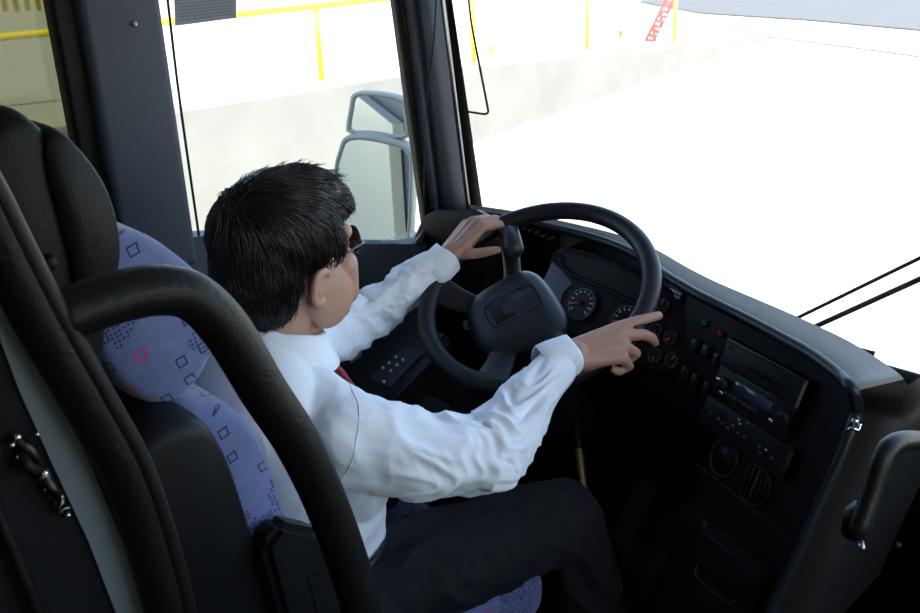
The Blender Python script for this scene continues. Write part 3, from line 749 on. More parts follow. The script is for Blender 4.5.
g = MB(); a = wp(.205, 134, .004); b = wp(.150, 136, .003); sd = wn.cross((a-b).normalized())
g.tube([a+sd*.0, b], .024, 16, smooth=1).build('spoke_sleeve', M['hub'], sw)
# steering column with stalks and ignition
sc = empty('steering_column', V((.0, .86, .45)), 'black steering column with stalks and an ignition lock under the wheel', 'steering column')
cb_ = HC-wn*.05; ce = HC-wn*.42+V((0, .03, 0))
MB().tube([cb_, cb_-wn*.05, ce], [.052, .062, .07], 28, smooth=3).build('shroud', M['plastic'], sc)
MB().tube([cb_-wn*.03, cb_-wn*.03-wa*.1+wb*.02, cb_-wn*.015-wa*.17+wb*.06], [.009, .008, .011], 12).build('stalk', M['plastic'], sc)
MB().tube([cb_-wn*.03, cb_-wn*.03+wa*.1, cb_-wn*.015+wa*.18+wb*.02], [.009, .008, .011], 12).build('stalk', M['plastic'], sc)
c = at(468, 325, 1, .70); MB().frame_box(c+V((.06, .06, -.02)), wa, wb, wn, (.16, .1, .06), .02).build('ignition_housing', M['plastic'], sc, angle=50)
dcam = (CAM-c).normalized()
MB().ring(c, dcam.orthogonal().normalized(), dcam.cross(dcam.orthogonal().normalized()), .011, .0028, 24, 8).build('lock_ring', M['steel'], sc)
MB().cyl(c-dcam*.02, c+dcam*.002, .009).build('lock_barrel', M['steel'], sc)
MB().frame_box(c+dcam*.012, dcam, V((0, 0, 1)), dcam.cross(V((0, 0, 1))), (.024, .012, .003), .001).build('key', M['steel'], sc)

# gear lever with a brass-coloured collar, pedals
gl = empty('gear_lever', at(588, 520, 1, .62), 'thin lever with a brass-coloured collar standing in front of the knees', 'lever')
p = at(579, 450, 1, .70); q = at(584, 492, 1, .66)
MB().tube([p, p.lerp(q, .3), q], .0115, 14).build('collar', M['brass'], gl)
MB().tube([p+(p-q)*.7, p], .007, 10, smooth=1).build('shaft', M['plastic'], gl)
MB().tube([q, V((q.x, q.y+.02, .02))], .012, 12, smooth=1).build('shaft', M['plastic'], gl)
def pedal(corners, y, label, name='pedal'):
    b_ = [at(x, yy, 1, y0) for (x, yy), y0 in zip(corners, y)]
    rt_ = empty(name, V((b_[3].x, b_[3].y, .0)), label, 'pedal')
    n = (b_[1]-b_[0]).cross(b_[3]-b_[0]).normalized()
    b = bmesh.new(); vs = [b.verts.new(p) for p in b_+[p+n*.014 for p in b_]]
    for f_ in ((0, 1, 2, 3), (4, 5, 6, 7), (0, 1, 5, 4), (1, 2, 6, 5), (2, 3, 7, 6), (3, 0, 4, 7)): b.faces.new([vs[i] for i in f_])
    bmesh.ops.recalc_face_normals(b, faces=b.faces[:]); bmesh.ops.bevel(b, geom=b.edges[:], offset=.004, segments=2, affect='EDGES'); MB().bm(b).build('pad', M['bag'], rt_, angle=50)
    c = (b_[2]+b_[3])/2; MB().tube([c, V((c.x, c.y+.02, .005))], .008, 8, smooth=1).build('stem', M['plastic'], rt_)
pedal([(636, 475), (657, 486), (628, 560), (608, 545)], (.95, .95, .86, .86), 'long dark rubber pedal at left in the footwell')
pedal([(660, 520), (684, 503), (676, 560), (640, 594)], (.90, .86, .74, .78), 'wide dark rubber pedal beside the console in the footwell')
c = at(668, 580, 2, .03); o = MB().frame_box(c, V((1, 1, 0)), V((-1, 1, 0)), V((0, 0, 1)), (.12, .02, .03), .004).build('metal_strip', M['steel'], None, c, angle=40); tag(o, 'small shiny metal strip on the footwell floor by the console', 'strip')

# handrail at the door, lower right
hr = empty('door_handrail', at(856, 545, 0, .86), 'black bent handrail beside the centre console at the door', 'handrail')
pts = [(990, 452), (940, 443), (910, 440), (893, 444), (882, 458), (873, 488), (858, 530)]
ys = [.90, .74, .62, .555, .52, .495, .47]
P_ = [at(x, y, 0, .90) for x, y in pts]
MB().tube(P_, .0135, 18).build('rail', M['padtube'], hr)
MB().frame_box(P_[-1]+V((-.01, .02, -.0)), V((1, 0, 0)), V((0, 1, 0)), V((0, 0, 1)), (.034, .045, .05), .012).build('bracket', M['plastic'], hr, angle=50)
MB().cyl(P_[-1]+V((.01, -.01, -.01)), P_[-1]+V((.018, -.022, -.01)), .004).build('screw', M['steel'], hr)
# dark front step panel in the door well
sp_ = empty('step_panel', V((1.2, .95, 0)), 'dark moulded panel below the windscreen at the lower right', 'panel')
MB().box((1.36, .94, .34), (1.0, .20, .70), .03, seg=4).build('panel_body', M['darkpanel'], sp_, angle=50)
MB().box((1.36, .90, .70), (.9, .16, .03), .012, seg=3).build('top_ledge', M['plastic'], sp_, angle=50)
c = at(898, 545, 1, .838); MB().cyl(c-V((0, .002, 0)), c+V((0, .004, 0)), .005).build('screw', M['button'], sp_)

# ================================================================== DRIVER'S SEAT
ds = empty('driver_seat', V((0, -.05, 0)), 'driver\'s seat with blue square-patterned fabric and black shell', 'seat')
def prism_x(prof, x0, x1, bev, seg=4, taper=0.):
    b = bmesh.new(); n = len(prof)
    lo = [b.verts.new((x0, y, z)) for y, z in prof]; hi = [b.verts.new((x1, y, z)) for y, z in prof]
    b.faces.new(lo); b.faces.new(list(reversed(hi)))
    for i in range(n): b.faces.new((lo[i], lo[(i+1) % n], hi[(i+1) % n], hi[i]))
    bmesh.ops.recalc_face_normals(b, faces=b.faces[:])
    if bev: bmesh.ops.bevel(b, geom=b.edges[:], offset=bev, segments=seg, affect='EDGES', clamp_overlap=True)
    return MB().bm(b)
def smoothprof(p, k=4):
    q, _ = catmull([V((0, y, z)) for y, z in p], [0]*len(p), k, True); return [(v.y, v.z) for v in q]
def pillow(prof, xh, edge, name, m, par, k=5, bulge=1.):
    """profile in (y,z), rounded towards both sides"""
    pr = smoothprof(prof, k); cy = sum(y for y, z in pr)/len(pr); cz = sum(z for y, z in pr)/len(pr); rows = []
    st = [(-1, .0), (-1, .55), (-1+.02, .80), (-1+.07, .93), (-1+.18, 1.0), (0, 1.0), (1-.18, 1.0), (1-.07, .93), (1-.02, .80), (1, .55), (1, .0)]
    for x, s_ in st: 
        sx = 1-(1-s_)*edge
        if s_ == 0: sx = .001
        rows.append([V((x*xh, cy+(y-cy)*sx, cz+(z-cz)*sx)) for y, z in pr])
    return MB().grid(rows, True).build(name, m, par)
# seat base
MB().box((0, .08, .22), (.36, .36, .42), .04, seg=3).build('pedestal', M['shell'], ds, angle=50)
pillow([(-.14, .38), (-.14, .46), (.05, .488), (.30, .492), (.37, .47), (.39, .42), (.35, .37), (.1, .36)], .232, .5, 'seat_cushion', M['fabric'], ds)
# backrest cushion and shell (leaning back)
pillow([(-.12, .48), (-.185, .72), (-.215, .92), (-.245, 1.06), (-.29, 1.11), (-.36, 1.10), (-.36, .85), (-.32, .65), (-.28, .48), (-.18, .44)], .245, .22, 'backrest_cushion', M['fabric'], ds)
pillow([(-.235, .55), (-.262, .75), (-.282, .92), (-.308, 1.07), (-.345, 1.125), (-.42, 1.12), (-.47, 1.04), (-.46, .85), (-.41, .60), (-.35, .42), (-.24, .42)], .268, .22, 'backrest_shell', M['shell'], ds)
# headrest cushion with side wings, black leather cover behind/above
pillow([(-.315, 1.12), (-.262, 1.18), (-.258, 1.265), (-.305, 1.335), (-.36, 1.375), (-.42, 1.38), (-.44, 1.30), (-.42, 1.19), (-.37, 1.125)], .205, .42, 'headrest_cushion', M['fabric'], ds)
pillow([(-.43, 1.20), (-.403, 1.33), (-.412, 1.45), (-.455, 1.535), (-.50, 1.54), (-.56, 1.47), (-.57, 1.28), (-.54, 1.18), (-.46, 1.15)], .215, .30, 'headrest_cover', M['leather'], ds)
pillow([(-.42, 1.28), (-.383, 1.35), (-.386, 1.44), (-.425, 1.515), (-.455, 1.50), (-.45, 1.37), (-.45, 1.29)], .222, .25, 'cover_rim', M['leather'], ds)
c = at(48, 262, 0, .225); MB().cyl(c, c+V((.012, 0, 0)), .010, .008).build('cover_stud', M['rubber'], ds)
# folded armrest
pa = [at(x, y, 0, .30) for x, y in ((264, 548), (284, 524), (322, 532), (350, 548), (372, 625), (372, 700), (310, 720))]
g = prism_x([(p.y, p.z) for p in pa], .25, .30, .012); ar = g.build('armrest', M['shell'], ds, angle=50)
pi = [at(x, y, 0, .302) for x, y in ((309, 577), (338, 566), (356, 625), (325, 640))]
MB().tube(pi, .0012, 6, smooth=1, closed=True).build('inset_groove', M['rubber'], ar)
# seat belt strap over the far shoulder hidden behind the body is left out

# ================================================================== GUARD RAIL AND PARTITION
pt = empty('partition_guard', V((.5, -.55, 0)), 'black padded guard rail and grey-edged partition behind the driver', 'guard rail')
ta = [(-60, 130), (-25, 190), (5, 250), (42, 322), (82, 392), (122, 465), (147, 535), (168, 613), (185, 700)]
MB().tube([at(x, y, 0, .50) for x, y in ta], .0245, 24).build('padded_post', M['padtube'], pt)
MB().tube([at(x+19, y-4, 0, .515) for x, y in ta], .010, 12).build('edge_welt', M['leather'], pt)
tb = [(62, 316), (90, 306), (122, 296), (160, 290), (195, 298), (228, 332), (263, 390), (297, 442), (325, 500), (347, 560), (363, 613), (380, 680), (398, 780)]
MB().tube([at(x, y, 0, .50) for x, y in tb], [.0255]*5+[.0265]*8, 24).build('grab_rail', M['padtube'], pt)
gs = [(-60, 215), (0, 312), (38, 392), (72, 463), (104, 540), (132, 613), (160, 700)]
gl_ = [(-60, 240), (-8, 318), (20, 392), (52, 463), (88, 540), (116, 613), (145, 700)]
a = [at(x+18, y, 0, .485) for x, y in gs]; b = [at(x, y, 0, .485) for x, y in gl_]
g = MB(); g.grid([a, b, [p-V((.02, 0, 0)) for p in b], [p-V((.02, 0, 0)) for p in a]]); g.build('grey_edge_strip', M['greystrip'], pt, smooth=False)
b2 = [at(x+2, y, 0, .480) for x, y in gl_]; c2 = [V((.48, p.y-.9, p.z)) for p in b2]
g = MB(); g.grid([b2, c2, [p-V((.02, 0, 0)) for p in c2], [p-V((.02, 0, 0)) for p in b2]]); g.build('partition_panel', M['darkpanel'], pt, smooth=False)
g = MB(); g.tube([at(x, y, 0, .49) for x, y in ((-10, 500), (8, 540), (38, 613), (60, 670))], .006, 10).build('panel_groove', M['plastic'], pt)
# latch hardware
lt = empty('metal_latch', at(40, 475, 0, .49), 'cluster of small shiny metal latch fittings on the dark partition', 'latch')
def lp(x, y, o): return at(x, y, 0, .482+o)
for i, ((x, y), r_) in enumerate([((17, 437), .0045), ((12, 445), .003), ((23, 442), .003), ((18, 457), .003), ((44, 473), .005), ((46, 489), .003), ((60, 497), .004), ((68, 515), .003), ((37, 434), .003)]):
    c = lp(x, y, .008); MB().sph(c, r_, 3).build('rivet', M['chrome'], lt)
MB().tube([lp(14, 438, .004), lp(30, 450, .01), lp(44, 474, .006), lp(52, 488, .01), lp(62, 502, .006), lp(69, 516, .004)], [.004, .0065, .005, .006, .004, .003], 8).build('latch_arm', M['darkmetal'], lt)
MB().tube([lp(22, 452, .006), lp(28, 466, .016), lp(38, 470, .012)], .006, 8).build('latch_plate', M['plastic'], lt)
for k in range(5):
    a = lp(44+k*5, 478+k*8, .008); X_ = V((0, .5, .86)) if k % 2 else V((.7, .3, .6)); Y_ = V((.9, .1, 0)) if k % 2 else V((.2, -.9, .2))
    MB().ring(a, X_.normalized(), (Y_-X_*Y_.dot(X_)/X_.length_squared).normalized(), .0055, .0014, 16, 6).build('chain_link', M['steel'], lt)

# ================================================================== THE DRIVER
PH = 1.10
HCN = V((.004, -.012, 1.218)); hrot = Matrix.Rotation(R(9), 3, 'Z') @ Matrix.Rotation(R(6), 3, 'Y') @ Matrix.Rotation(R(-1), 3, 'X')
def H(x, y, z): return HCN+(hrot @ V((x, y, z)))*PH
def hs(g, x, y, z, r, sub=3):
    r = r if isinstance(r, tuple) else (r, r, r); g.sph(H(x, y, z), tuple(a*PH for a in r), sub, hrot)
def hc(g, a, b, ra, rb): g.cone(H(*a), H(*b), ra*PH, rb*PH)
neck = V((-.008, -.055, 1.055)); rsh = V((.172, -.045, .935)); lsh = V((-.172, .085, .955)); 
relb = V((.268, .180, .838)); lelb = V((-.280, .340, .912))
# hands -------------------------------------------------
def hand(g, wrist, F, N, side, curls, spread, thumb, sc=1.06, rs=1.1):
    """side=+1: thumb on the +S side"""
    F = F.normalized(); N = (N-F*N.dot(F)).normalized(); Sd = F.cross(N).normalized()*side
    k = sc; knx = [.030, .010, -.011, -.030]; kny = [.094, .098, .094, .084]; knz = [0, .004, .003, -.003]
    tips = []
    for i in range(4):
        kn = wrist+(F*kny[i]+Sd*knx[i]+N*knz[i])*k
        g.cone(wrist+(F*.008+Sd*knx[i]*.55)*k, kn, .0145*k, .0115*k)
        L = [(.043, .026, .021), (.047, .029, .022), (.043, .027, .021), (.034, .021, .019)][i]
        rr = [(.0103, .0092, .0084, .0074), (.0103, .0094, .0085, .0075), (.0098, .0088, .008, .0072), (.0088, .0078, .0072, .0064)][i]
        a = 0; p = kn; sp_ = spread[i]
        for j in range(3):
            a += curls[i][j]; d = F*math.cos(R(a))-N*math.sin(R(a)); d = (d+Sd*math.sin(R(sp_))).normalized()
            q = p+d*L[j]*k; g.cone(p, q, rr[j]*k*rs, rr[j+1]*k*rs)
            if j == 2: g.sph(q, rr[3]*k*1.02*rs, 2)
            p = q
        tips.append(p)
    # palm mass
    g.cone(wrist+(F*.02-N*.010+Sd*.016)*k, wrist+(F*.075-N*.008+Sd*.018)*k, .017*k, .012*k)
    g.cone(wrist+(F*.02-N*.010-Sd*.014)*k, wrist+(F*.070-N*.008-Sd*.020)*k, .018*k, .013*k)
    # thumb leaves the side of the palm near its base
    p = wrist+(F*.018+Sd*.018-N*.010)*k; rad = (.0145, .0115, .0105, .0085)
    for j, (f_, s_, n_, l) in enumerate(thumb):
        d = (F*f_+Sd*s_+N*n_).normalized(); q = p+d*l*k; g.cone(p, q, rad[j]*k, rad[j+1]*k); p = q
    return tips
bd = MB()
# right hand resting over the rim at lower right, index finger stretched
RP = wp(RW, -26)
F1 = V((.44, .88, .11)).normalized(); N1 = V((.42, -.30, .85))
rwr = RP-F1*.070+wn*.039+V((0, 0, -.012))
hand(bd, rwr, F1, N1, -1 if F1.cross(N1).x > 0 else 1, [(-3, 6, 6), (18, 26, 18), (50, 92, 60), (62, 100, 65)], [3, 0, -3, -5], [(.35, .50, -.75, .040), (.35, .05, -.95, .028), (.1, -.35, -.9, .022)], 1.10, 1.12)
# left hand gripping the rim at upper left
LP = wp(RW, 155)
F2 = V((.15, .76, .63)).normalized(); N2 = V((-.05, -.62, .75))
lwr = LP-F2*.066+wn*.030+V((0, 0, .002))
hand(bd, lwr, F2, N2, 1 if F2.cross(N2).x > 0 else -1, [(42, 58, 40), (42, 58, 40), (42, 58, 40), (44, 58, 40)], [2, 1, -2, -5], [(.42, .86, -.10, .042), (.60, .78, -.10, .028), (.66, .72, -.2, .022)], 1.03, 1.12)
# arms, torso, legs below the clothes
def limb(g, pts, rs):
    for a, b, ra, rb in zip(pts[:-1], pts[1:], rs[:-1], rs[1:]): g.cone(a, b, ra, rb)
rf = (rwr-F1*.05); 
limb(bd, [rsh, relb, rwr-F1*.03, rwr+F1*.01], [.050, .040, .027, .024]); limb(bd, [lsh, lelb, lwr-F2*.03, lwr+F2*.01], [.050, .040, .027, .024])
bd.sph((-.005, -.05, .84), (.150, .10, .16)); bd.sph((0, -.04, .66), (.135, .105, .14)); limb(bd, [lsh, neck-V((0, 0, .07)), rsh], [.05, .07, .05])
hipR = V((.120, -.01, .575)); hipL = V((-.115, .0, .58)); knR = V((.205, .455, .545)); knL = V((-.235, .46, .600)); anR = V((.215, .60, .13)); anL = V((-.19, .70, .14))
limb(bd, [hipR, knR, anR], [.075, .052, .036]); limb(bd, [hipL, knL, anL], [.075, .052, .036]); bd.sph((0, -.04, .58), (.15, .10, .07))
for an in (anR, anL): bd.cone(an, an+V((0, .12, -.06)), .034, .028)
# neck and head
bd.cone(neck-V((0, 0, .02)), H(0, -.022, -.055), .066, .062); bd.cone(neck+V((0, .03, -.02)), H(0, .01, -.07), .055, .050)
hs(bd, 0, -.010, .028, (.074, .096, .086), 4); hs(bd, 0, .040, -.042, (.062, .068, .084), 4)
hc(bd, (.052, .004, -.070), (.024, .086, -.116), .024, .020); hc(bd, (-.052, .004, -.070), (-.024, .086, -.116), .024, .020); hc(bd, (-.020, .092, -.116), (.020, .092, -.116), .018, .018)
hc(bd, (.047, .070, -.030), (.040, .082, -.080), .026, .025); hc(bd, (-.047, .070, -.030), (-.040, .082, -.080), .026, .025); hs(bd, .045, .068, -.055, (.025, .035, .045)); hs(bd, -.045, .068, -.055, (.025, .035, .045))
hc(bd, (-.034, .088, .018), (.034, .088, .018), .014, .014)
hc(bd, (0, .104, .008), (0, .128, -.032), .008, .0125); hs(bd, .011, .118, -.037, .009, 2); hs(bd, -.011, .118, -.037, .009, 2)
hs(bd, 0, .108, -.066, (.024, .010, .0065)); hs(bd, 0, .106, -.078, (.020, .010, .0065)); hs(bd, 0, .092, -.069, (.036, .018, .026))
hs(bd, .055, .036, -.070, (.023, .050, .056)); hs(bd, -.055, .036, -.070, (.023, .050, .056)); hs(bd, 0, .03, -.10, (.05, .06, .035))
for sx in (1, -1):
    hs(bd, sx*.032, .088, -.002, (.013, .010, .009), 2)                 # closed lids behind the lenses
    e = [(.074, .006, -.020), (.084, .004, -.001), (.089, -.010, .008), (.092, -.026, .006), (.092, -.034, -.010), (.088, -.031, -.030), (.080, -.018, -.046), (.074, -.006, -.056), (.070, .003, -.050)]
    e = [(sx*x, y, z-.012) for x, y, z in e]
    for a, b in zip(e[:-1], e[1:]): hc(bd, a, b, .0052, .0052)
    hs(bd, sx*.080, -.014, -.030, (.006, .019, .027)); hs(bd, sx*.073, -.004, -.064, (.008, .008, .009), 2); hs(bd, sx*.080, .004, -.034, (.005, .005, .008), 2)
    inr = [(sx*.088, -.006, -.010), (sx*.090, -.018, -.010), (sx*.089, -.024, -.026), (sx*.085, -.018, -.042)]
    for a, b in zip(inr[:-1], inr[1:]): hc(bd, a, b, .0038, .0038)
me = voxel(bd, 'person', .0028, 5, .5)
ORGP = V((0, -.05, .5))
person = addmesh('person', me, M['skin'], None, ORGP)
tag(person, 'driver in white shirt, red tie, dark trousers and sunglasses gripping the steering wheel', 'person')

# shirt --------------------------------------------------
st = MB()
st.sph((-.002, -.068, .86), (.192, .148, .17), 4); st.sph((0, -.040, .70), (.170, .150, .15), 4); st.sph((.0, -.115, .97), (.165, .110, .125), 4)
limb(st, [lsh, neck-V((0, .0, .075)), rsh], [.073, .082, .075])
limb(st, [neck+V((0, .0, -.045)), rsh+V((-.03, 0, .0))], [.064, .070]); limb(st, [neck+V((0, .0, -.045)), lsh+V((.03, 0, .0))], [.064, .068])
rc = rwr-F1*.016; lc_ = lwr-F2*.018
rm = rsh.lerp(relb, .5)+V((0, 0, -.012)); lm = lsh.lerp(lelb, .5)+V((0, 0, -.008))
limb(st, [rsh, rm, relb, relb.lerp(rc, .5), rc.lerp(relb, .12)], [.078, .078, .066, .052, .041]); limb(st, [lsh, lm, lelb, lelb.lerp(lc_, .5), lc_.lerp(lelb, .12)], [.070, .064, .055, .047, .040])
st.cone(rsh+V((-.01, .01, -.05)), V((.13, .0, .80)), .06, .06); st.cone(lsh+V((.01, 0, -.05)), V((-.13, .0, .80)), .06, .06)
me = voxel(st, 'shirt', .0042, 14, .5)
def seg_param(p, pts):
    best = (9, 0, None, None); acc = 0
    for a, b in zip(pts[:-1], pts[1:]):
        d = b-a; L = d.length; t = max(0, min(1, (p-a).dot(d)/d.length_squared)); q = a+d*t; ds_ = (p-q).length
        if ds_ < best[0]: best = (ds_, acc+L*t, p-q, d/L)
        acc += L
    return best
armR = [rsh, relb, rc]; armL = [lsh, lelb, lc_]
def ridge(x, y, z, s=0.): return 1-abs(noise.noise(V((x, y, z)))*2.2)
def sst(a, b, x): x = max(0, min(1, (x-a)/(b-a))); return x*x*(3-2*x)
def shirt_fold(p, n):
    w = noise.noise(V((p.x*4, p.y*4, p.z*4)))*.6
    d = .0085*(ridge(p.x*9+p.z*5+w*2, p.y*9-p.z*3, p.z*5)-.5)+.003*(ridge(p.x*22+w*3, p.y*22, p.z*12+9)-.5)
    if p.z < .74: d += .008*(ridge(p.x*5, p.y*5, p.z*20+w*3)-.5)*sst(.74, .70, p.z)
    d *= 1-sst(.98, 1.05, p.z)
    for pts_, sd_ in ((armR, 3.), (armL, 11.)):
        dd, t, v, ax = seg_param(p, pts_); wt = sst(.02, .13, t)*(1-sst(.095, .13, dd))
        if wt <= 0: continue
        fade = (1-sst(.44, .52, t))
        side = ax.cross(V((0, 0, 1))).normalized(); upv = side.cross(ax); an = math.atan2(v.dot(upv), v.dot(side)); ca, sa = math.cos(an), math.sin(an)
        e = math.exp(-((t-.29)/.10)**2); w2 = noise.noise(V((t*7, ca*1.3, sa*1.3+sd_)))*.9
        f1 = ridge(t*13+w2*1.5+sa*1.2, ca*1.0+t*6, sa*.8+sd_); f2 = ridge(t*34+w2*2-ca*1.2, ca*1.4, sa*1.4+sd_*2)
        da = fade*((.010+.007*e)*(f1-.45)+(.0018+.0038*e)*(f2-.4)); d = d*(1-wt)+da*wt
    return d
displace(me, shirt_fold)
shirt = addmesh('shirt', me, M['shirt'], person); shirt['label'] = 'white long-sleeved shirt'
# yoke and sleeve seams as slightly raised piping
def snap_path(bvh, pts, off): 
    out = []
    for p in pts:
        l, n_, i_, d_ = bvh.find_nearest(p); out.append(l+n_*off)
    return out
bvS = BVHTree.FromPolygons([v.co+ORGP for v in shirt.data.vertices], [p.vertices[:] for p in shirt.data.polygons])
sm = []
axm = (relb-rsh).normalized(); s1 = axm.cross(V((0, 0, 1))).normalized(); s2 = s1.cross(axm)
for i in range(-2, 12):
    an = PI*i/11-.2; sm.append(rsh-axm*.005+(s1*math.cos(an)+s2*math.sin(an))*.085)
MB().tube(snap_path(bvS, sm, .0006), .0009, 6).build('sleeve_seam', M['shirt'], shirt)
MB().tube(snap_path(bvS, [V((-.12, -.16, .97)), V((-.05, -.20, .965)), V((.03, -.20, .955)), V((.10, -.18, .94)), V((.15, -.13, .93))], .0006), .0009, 6).build('yoke_seam', M['shirt'], shirt)
# collar: stand + fold
def collar():
    g = MB(); rows = []; cN = V((-.004, -.036, 1.066)); axc = (H(0, -.02, -.06)-neck).normalized()
    X = V((1, 0, 0)); X = (X-axc*X.dot(axc)).normalized(); Y = axc.cross(X)
    for (rad, h) in ((.062, .034), (.064, .040), (.070, .038), (.078, .020), (.089, .000), (.097, -.012), (.094, -.018), (.080, -.012)):
        r_ = []
        for i in range(45):
            th = R(100)+R(340)*i/44; c, s = math.cos(th), math.sin(th); dip = (.5+.5*s)*.030
            r_.append(cN+X*c*rad*1.02+Y*s*rad*1.12+axc*(h-dip+.006*noise.noise(V((c*2, s*2, h*20)))))
        rows.append(r_)
    return g.grid(rows)
co = collar().build('collar', M['shirt'], shirt)
# cuffs
def cuff(c, F, r, name='cuff'):
    X = F.orthogonal().normalized(); Y = F.cross(X); rows = []
    for (t, k) in ((-.052, .97), (-.050, 1.06), (-.03, 1.09), (.010, 1.05), (.0155, 1.02), (.014, .95), (-.01, .90), (-.03, .88)):
        rows.append([c+F*(t+.003*math.sin(3*th_))+(X*math.cos(th_)+Y*math.sin(th_))*r*k*(1+.03*math.sin(2*th_+1)) for th_ in [2*PI*i/36 for i in range(36)]])
    return MB().grid(rows, True).build(name, M['shirt'], shirt)
cuff(rc, (F1*.8+(rc-relb).normalized()*.2).normalized(), .0405); cuff(lc_, (F2*.7+(lc_-lelb).normalized()*.3).normalized(), .0400)
# tie
tq = [V((-.004, .050, .995)), V((-.005, .076, .958)), V((-.002, .104, .90)), V((.0, .125, .83)), V((.0, .13, .76))]
g = MB(); rows = []
for i, (p, w) in enumerate(zip(tq, (.016, .018, .026, .034, .04))): rows.append([p+V((-w, -.004, 0)), p+V((-w*.5, .006, 0)), p+V((w*.5, .006, 0)), p+V((w, -.004, 0)), p+V((w*.5, -.006, 0)), p+V((-w*.5, -.006, 0))])
g.grid(rows, True); g.sph(tq[0]+V((0, -.002, .0)), (.018, .012, .016)); tie = g.build('tie', M['tie'], person); tie['label'] = 'red tie'
# trousers
tr = MB()
tr.sph((0, -.045, .60), (.185, .150, .095), 4); tr.cone((-.03, -.04, .62), (.03, -.04, .62), .135, .135)
limb(tr, [hipR, hipR.lerp(knR, .5)+V((0, 0, .006)), knR, knR.lerp(anR, .3), anR], [.108, .100, .082, .082, .074]); limb(tr, [hipL, hipL.lerp(knL, .5), knL, knL.lerp(anL, .3), anL], [.098, .088, .074, .072, .062])
me = voxel(tr, 'trousers', .005, 10, .5)
def tfold(p, n):
    w = noise.noise(V((p.x*3, p.y*3, p.z*3)))*.8
    kn = math.exp(-((p.y-.42)/.14)**2); hp_ = math.exp(-((p.y-.06)/.10)**2)
    return .008*(ridge(p.x*10+w, p.y*9+p.z*9+w*2, p.z*3)-.5)*(1+kn*1.4+hp_)+.005*(ridge(p.x*20, p.y*24-p.x*16, p.z*18+5)-.5)
displace(me, tfold)
tro = addmesh('trousers', me, M['trousers'], person)
bl = []
for i in range(40):
    th = 2*PI*i/40; bl.append(V((math.cos(th)*.176, -.042+math.sin(th)*.146, .655+.012*math.sin(th))))
g = MB(); rows = [[p+V((0, 0, -.017)) for p in bl], [p*1+V((math.cos(2*PI*i/40)*.004, math.sin(2*PI*i/40)*.004, -.015)) for i, p in enumerate(bl)], [p+V((math.cos(2*PI*i/40)*.004, math.sin(2*PI*i/40)*.004, .015)) for i, p in enumerate(bl)], [p+V((0, 0, .017)) for p in bl]]
belt = g.grid(rows, True).build('belt', M['belt'], person)
for an in (anR, anL):
    g = MB(); g.cone(an+V((0, -.02, -.06)), an+V((0, .06, -.075)), .042, .040); g.cone(an+V((0, .06, -.075)), an+V((0, .17, -.095)), .040, .032)
    addmesh('shoe', voxel(g, 'shoe', .005, 4), M['belt'], person)
# sunglasses
sg = MB(); 
for sx in (1, -1):
    pts = [H(sx*(.034+.026*math.cos(t)*1.0), .112-.012*abs(math.cos(t)) if math.cos(t)*1 > 0 else .114, .000+.021*math.sin(t)) for t in [2*PI*i/24 for i in range(24)]]
    sg.tube(pts, .0014*PH, 6, smooth=1, closed=True)
    sg.tube([H(sx*.060, .102, .006), H(sx*.070, .092, .006), H(sx*.078, .04, .003), H(sx*.081, .0, -.004), H(sx*.080, -.018, -.010)], .0016*PH, 8)
sg.tube([H(-.009, .115, .006), H(0, .120, .008), H(.009, .115, .006)], .0014*PH, 6)
glo = sg.build('sunglasses', M['lens'], person)
for sx in (1, -1):
    g = MB(); c = H(sx*.034, .115, 0); ring_ = [H(sx*(.034+.026*math.cos(t)), .112-.012*abs(math.cos(t)) if math.cos(t) > 0 else .114, .021*math.sin(t)) for t in [2*PI*i/24 for i in range(24)]]
    g.v = ring_+[c]; g.f = [(i, (i+1) % 24, 24) for i in range(24)]; g.build('lens', M['lens'], glo)

# hair: cap plus individual locks following the head
hcap = MB()
def hh(x, y, z, r, sub=4): hs(hcap, x, y, z, r, sub)
hh(0, -.022, .038, (.086, .106, .090)); hh(0, -.050, -.010, (.078, .072, .095)); hh(0, -.060, -.055, (.060, .045, .055)); hh(.0, .060, .066, (.062, .046, .036)); hh(.006, .012, .088, (.055, .070, .040)); hh(-.005, -.05, .070, (.060, .055, .050))
hh(.070, .022, .020, (.014, .034, .034), 3); hh(-.070, .022, .020, (.014, .034, .034), 3)
cap = voxel(hcap, 'hair_cap', .005, 5, .5)
displace(cap, lambda p, n: .004*(ridge(p.x*22, p.y*22, p.z*22)-.5))
bv = BVHTree.FromPolygons([v.co.copy() for v in cap.vertices], [p.vertices[:] for p in cap.polygons])
hinv = hrot.transposed()
def loc(p): return (hinv @ (p-HCN))/PH
def hair_ok(q):     # q in head space: keep face and ear clear
    x, y, z = q
    if y > .042 and z < .050: return False
    if y > .012 and z < .004: return False
    if abs(x) > .055 and y > -.042 and z < -.010: return False
    if z < -.100-.0: return False
    if y > .101: return False
    return True
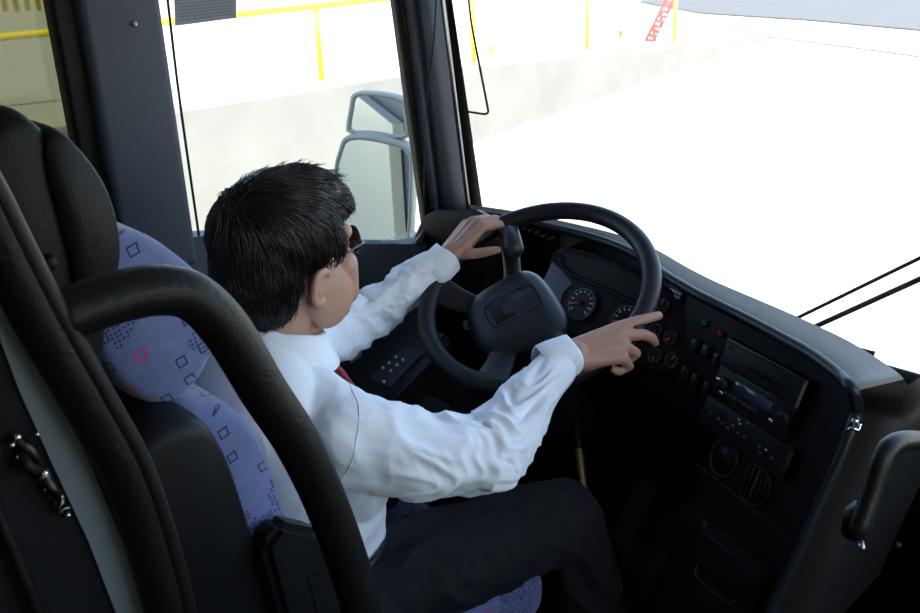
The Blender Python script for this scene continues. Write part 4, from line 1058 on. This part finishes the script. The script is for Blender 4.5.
# carve cap to the hairline
bmx = bmesh.new(); bmx.from_mesh(cap)
dead = [v for v in bmx.verts if not hair_ok(loc(v.co))]
bmesh.ops.delete(bmx, geom=dead, context='VERTS'); bmx.to_mesh(cap); bmx.free()
hm = MB(); hm.v = [v.co.copy() for v in cap.vertices]; hm.f = [tuple(p.vertices) for p in cap.polygons]
whorl = H(.0, -.055, .125)
rng = random.Random(3); made = 0
NSTR = 5200; tries = 0
caps = [p for p in cap.polygons]
seedpts = [p.center.copy() for p in caps]
while made < NSTR and tries < 30000:
    tries += 1
    p = seedpts[rng.randrange(len(seedpts))].copy(); q = loc(p)
    if not hair_ok(q): continue
    L = rng.uniform(.035, .075) if q.z > .0 else rng.uniform(.025, .045)
    nst = 7; pts = []; lift = rng.uniform(.0005, .0045); d_prev = None
    wob = V((rng.uniform(-1, 1), rng.uniform(-1, 1), rng.uniform(-1, 1)))*.28; flick = rng.uniform(0, .008)
    for k in range(nst):
        l, n_, i_, ds_ = bv.find_nearest(p)
        if l is None: break
        pts.append(l+n_*(lift+flick*(k/(nst-1))**2))
        away = (l-whorl); away = away-n_*away.dot(n_); ql = loc(l)
        topw = max(0, min(1, (ql.z-.03)/.07))
        fwd = hrot @ V((.22 if ql.x > -.02 else -.2, 1, -.05)); dn = V((0, 0.05, -1))
        d = away.normalized()*.5+fwd*topw*.75+dn*(1-topw)*1.1+wob
        d = d-n_*d.dot(n_); d.normalize()
        if d_prev is not None: d = (d*.5+d_prev*.5).normalized()
        d_prev = d; p = l+d*L*PH/(nst-1)
        qn = loc(p)
        if not hair_ok(qn) and k > 2: 
            break
    if len(pts) < 4: continue
    w = rng.uniform(.0007, .0017); m_ = len(pts); rr = [w*(1-.85*(i/(m_-1))**2) for i in range(m_)]
    hm.tube(pts, rr, 3, caps=False, smooth=1); made += 1
# stray tufts on top front right
for i in range(90):
    base = H(rng.uniform(-.03, .055), rng.uniform(.01, .085), .115); l, n_, _, _ = bv.find_nearest(base)
    d = (n_*rng.uniform(.3, 1.)+hrot @ V((rng.uniform(-.4, .8), rng.uniform(-.2, 1), 0))).normalized(); L = rng.uniform(.012, .026)
    hm.tube([l, l+d*L*.5+V((0, 0, .001)), l+d*L+V((.003, .004, -.003))], [.001, .0008, .0002], 3, caps=False, smooth=2)
me = bpy.data.meshes.new('hair'); me.from_pydata([tuple(v) for v in hm.v], [], hm.f); me.update()
addmesh('hair', me, M['hair'], person)['label'] = 'short dark layered hair'
bpy.data.meshes.remove(cap)
# wrist watch on the far wrist is not visible and left out

# ================================================================== LIGHT
w = bpy.data.worlds.new('sky'); S.world = w; w.use_nodes = True; nt = w.node_tree
bg = nt.nodes['Background']; sky = nt.nodes.new('ShaderNodeTexSky'); sky.sky_type = 'NISHITA'; sky.sun_disc = False; sky.sun_elevation = R(52); sky.sun_rotation = R(120); sky.dust_density = 1.5
nt.links.new(sky.outputs['Color'], bg.inputs['Color']); bg.inputs['Strength'].default_value = .30
su = bpy.data.lights.new('sun', 'SUN'); su.energy = 7.; su.angle = R(.6); su.color = (1, .95, .86)
so = bpy.data.objects.new('sun', su); COL.objects.link(so); so.location = (0, 0, 10)
az = V((.85, -.52, 0)).normalized(); el = R(54); sd = az*math.cos(el)+V((0, 0, math.sin(el)))
so.rotation_euler = sd.to_track_quat('Z', 'Y').to_euler()

# ================================================================== CAMERA
cd = bpy.data.cameras.new('camera'); co_ = bpy.data.objects.new('camera', cd); COL.objects.link(co_)
cd.sensor_width = 36; cd.lens = FPX/920*36; cd.clip_start = .02; cd.clip_end = 300
mt = Matrix((rt, up, -fw)).transposed().to_4x4(); mt.translation = CAM; co_.matrix_world = mt
cd.dof.use_dof = True; cd.dof.focus_distance = 1.75; cd.dof.aperture_fstop = 11
S.camera = co_
S.view_settings.view_transform = 'Standard'; S.view_settings.look = 'None'; S.view_settings.gamma = 1; S.view_settings.exposure = 1.25
S.view_settings.use_curve_mapping = False
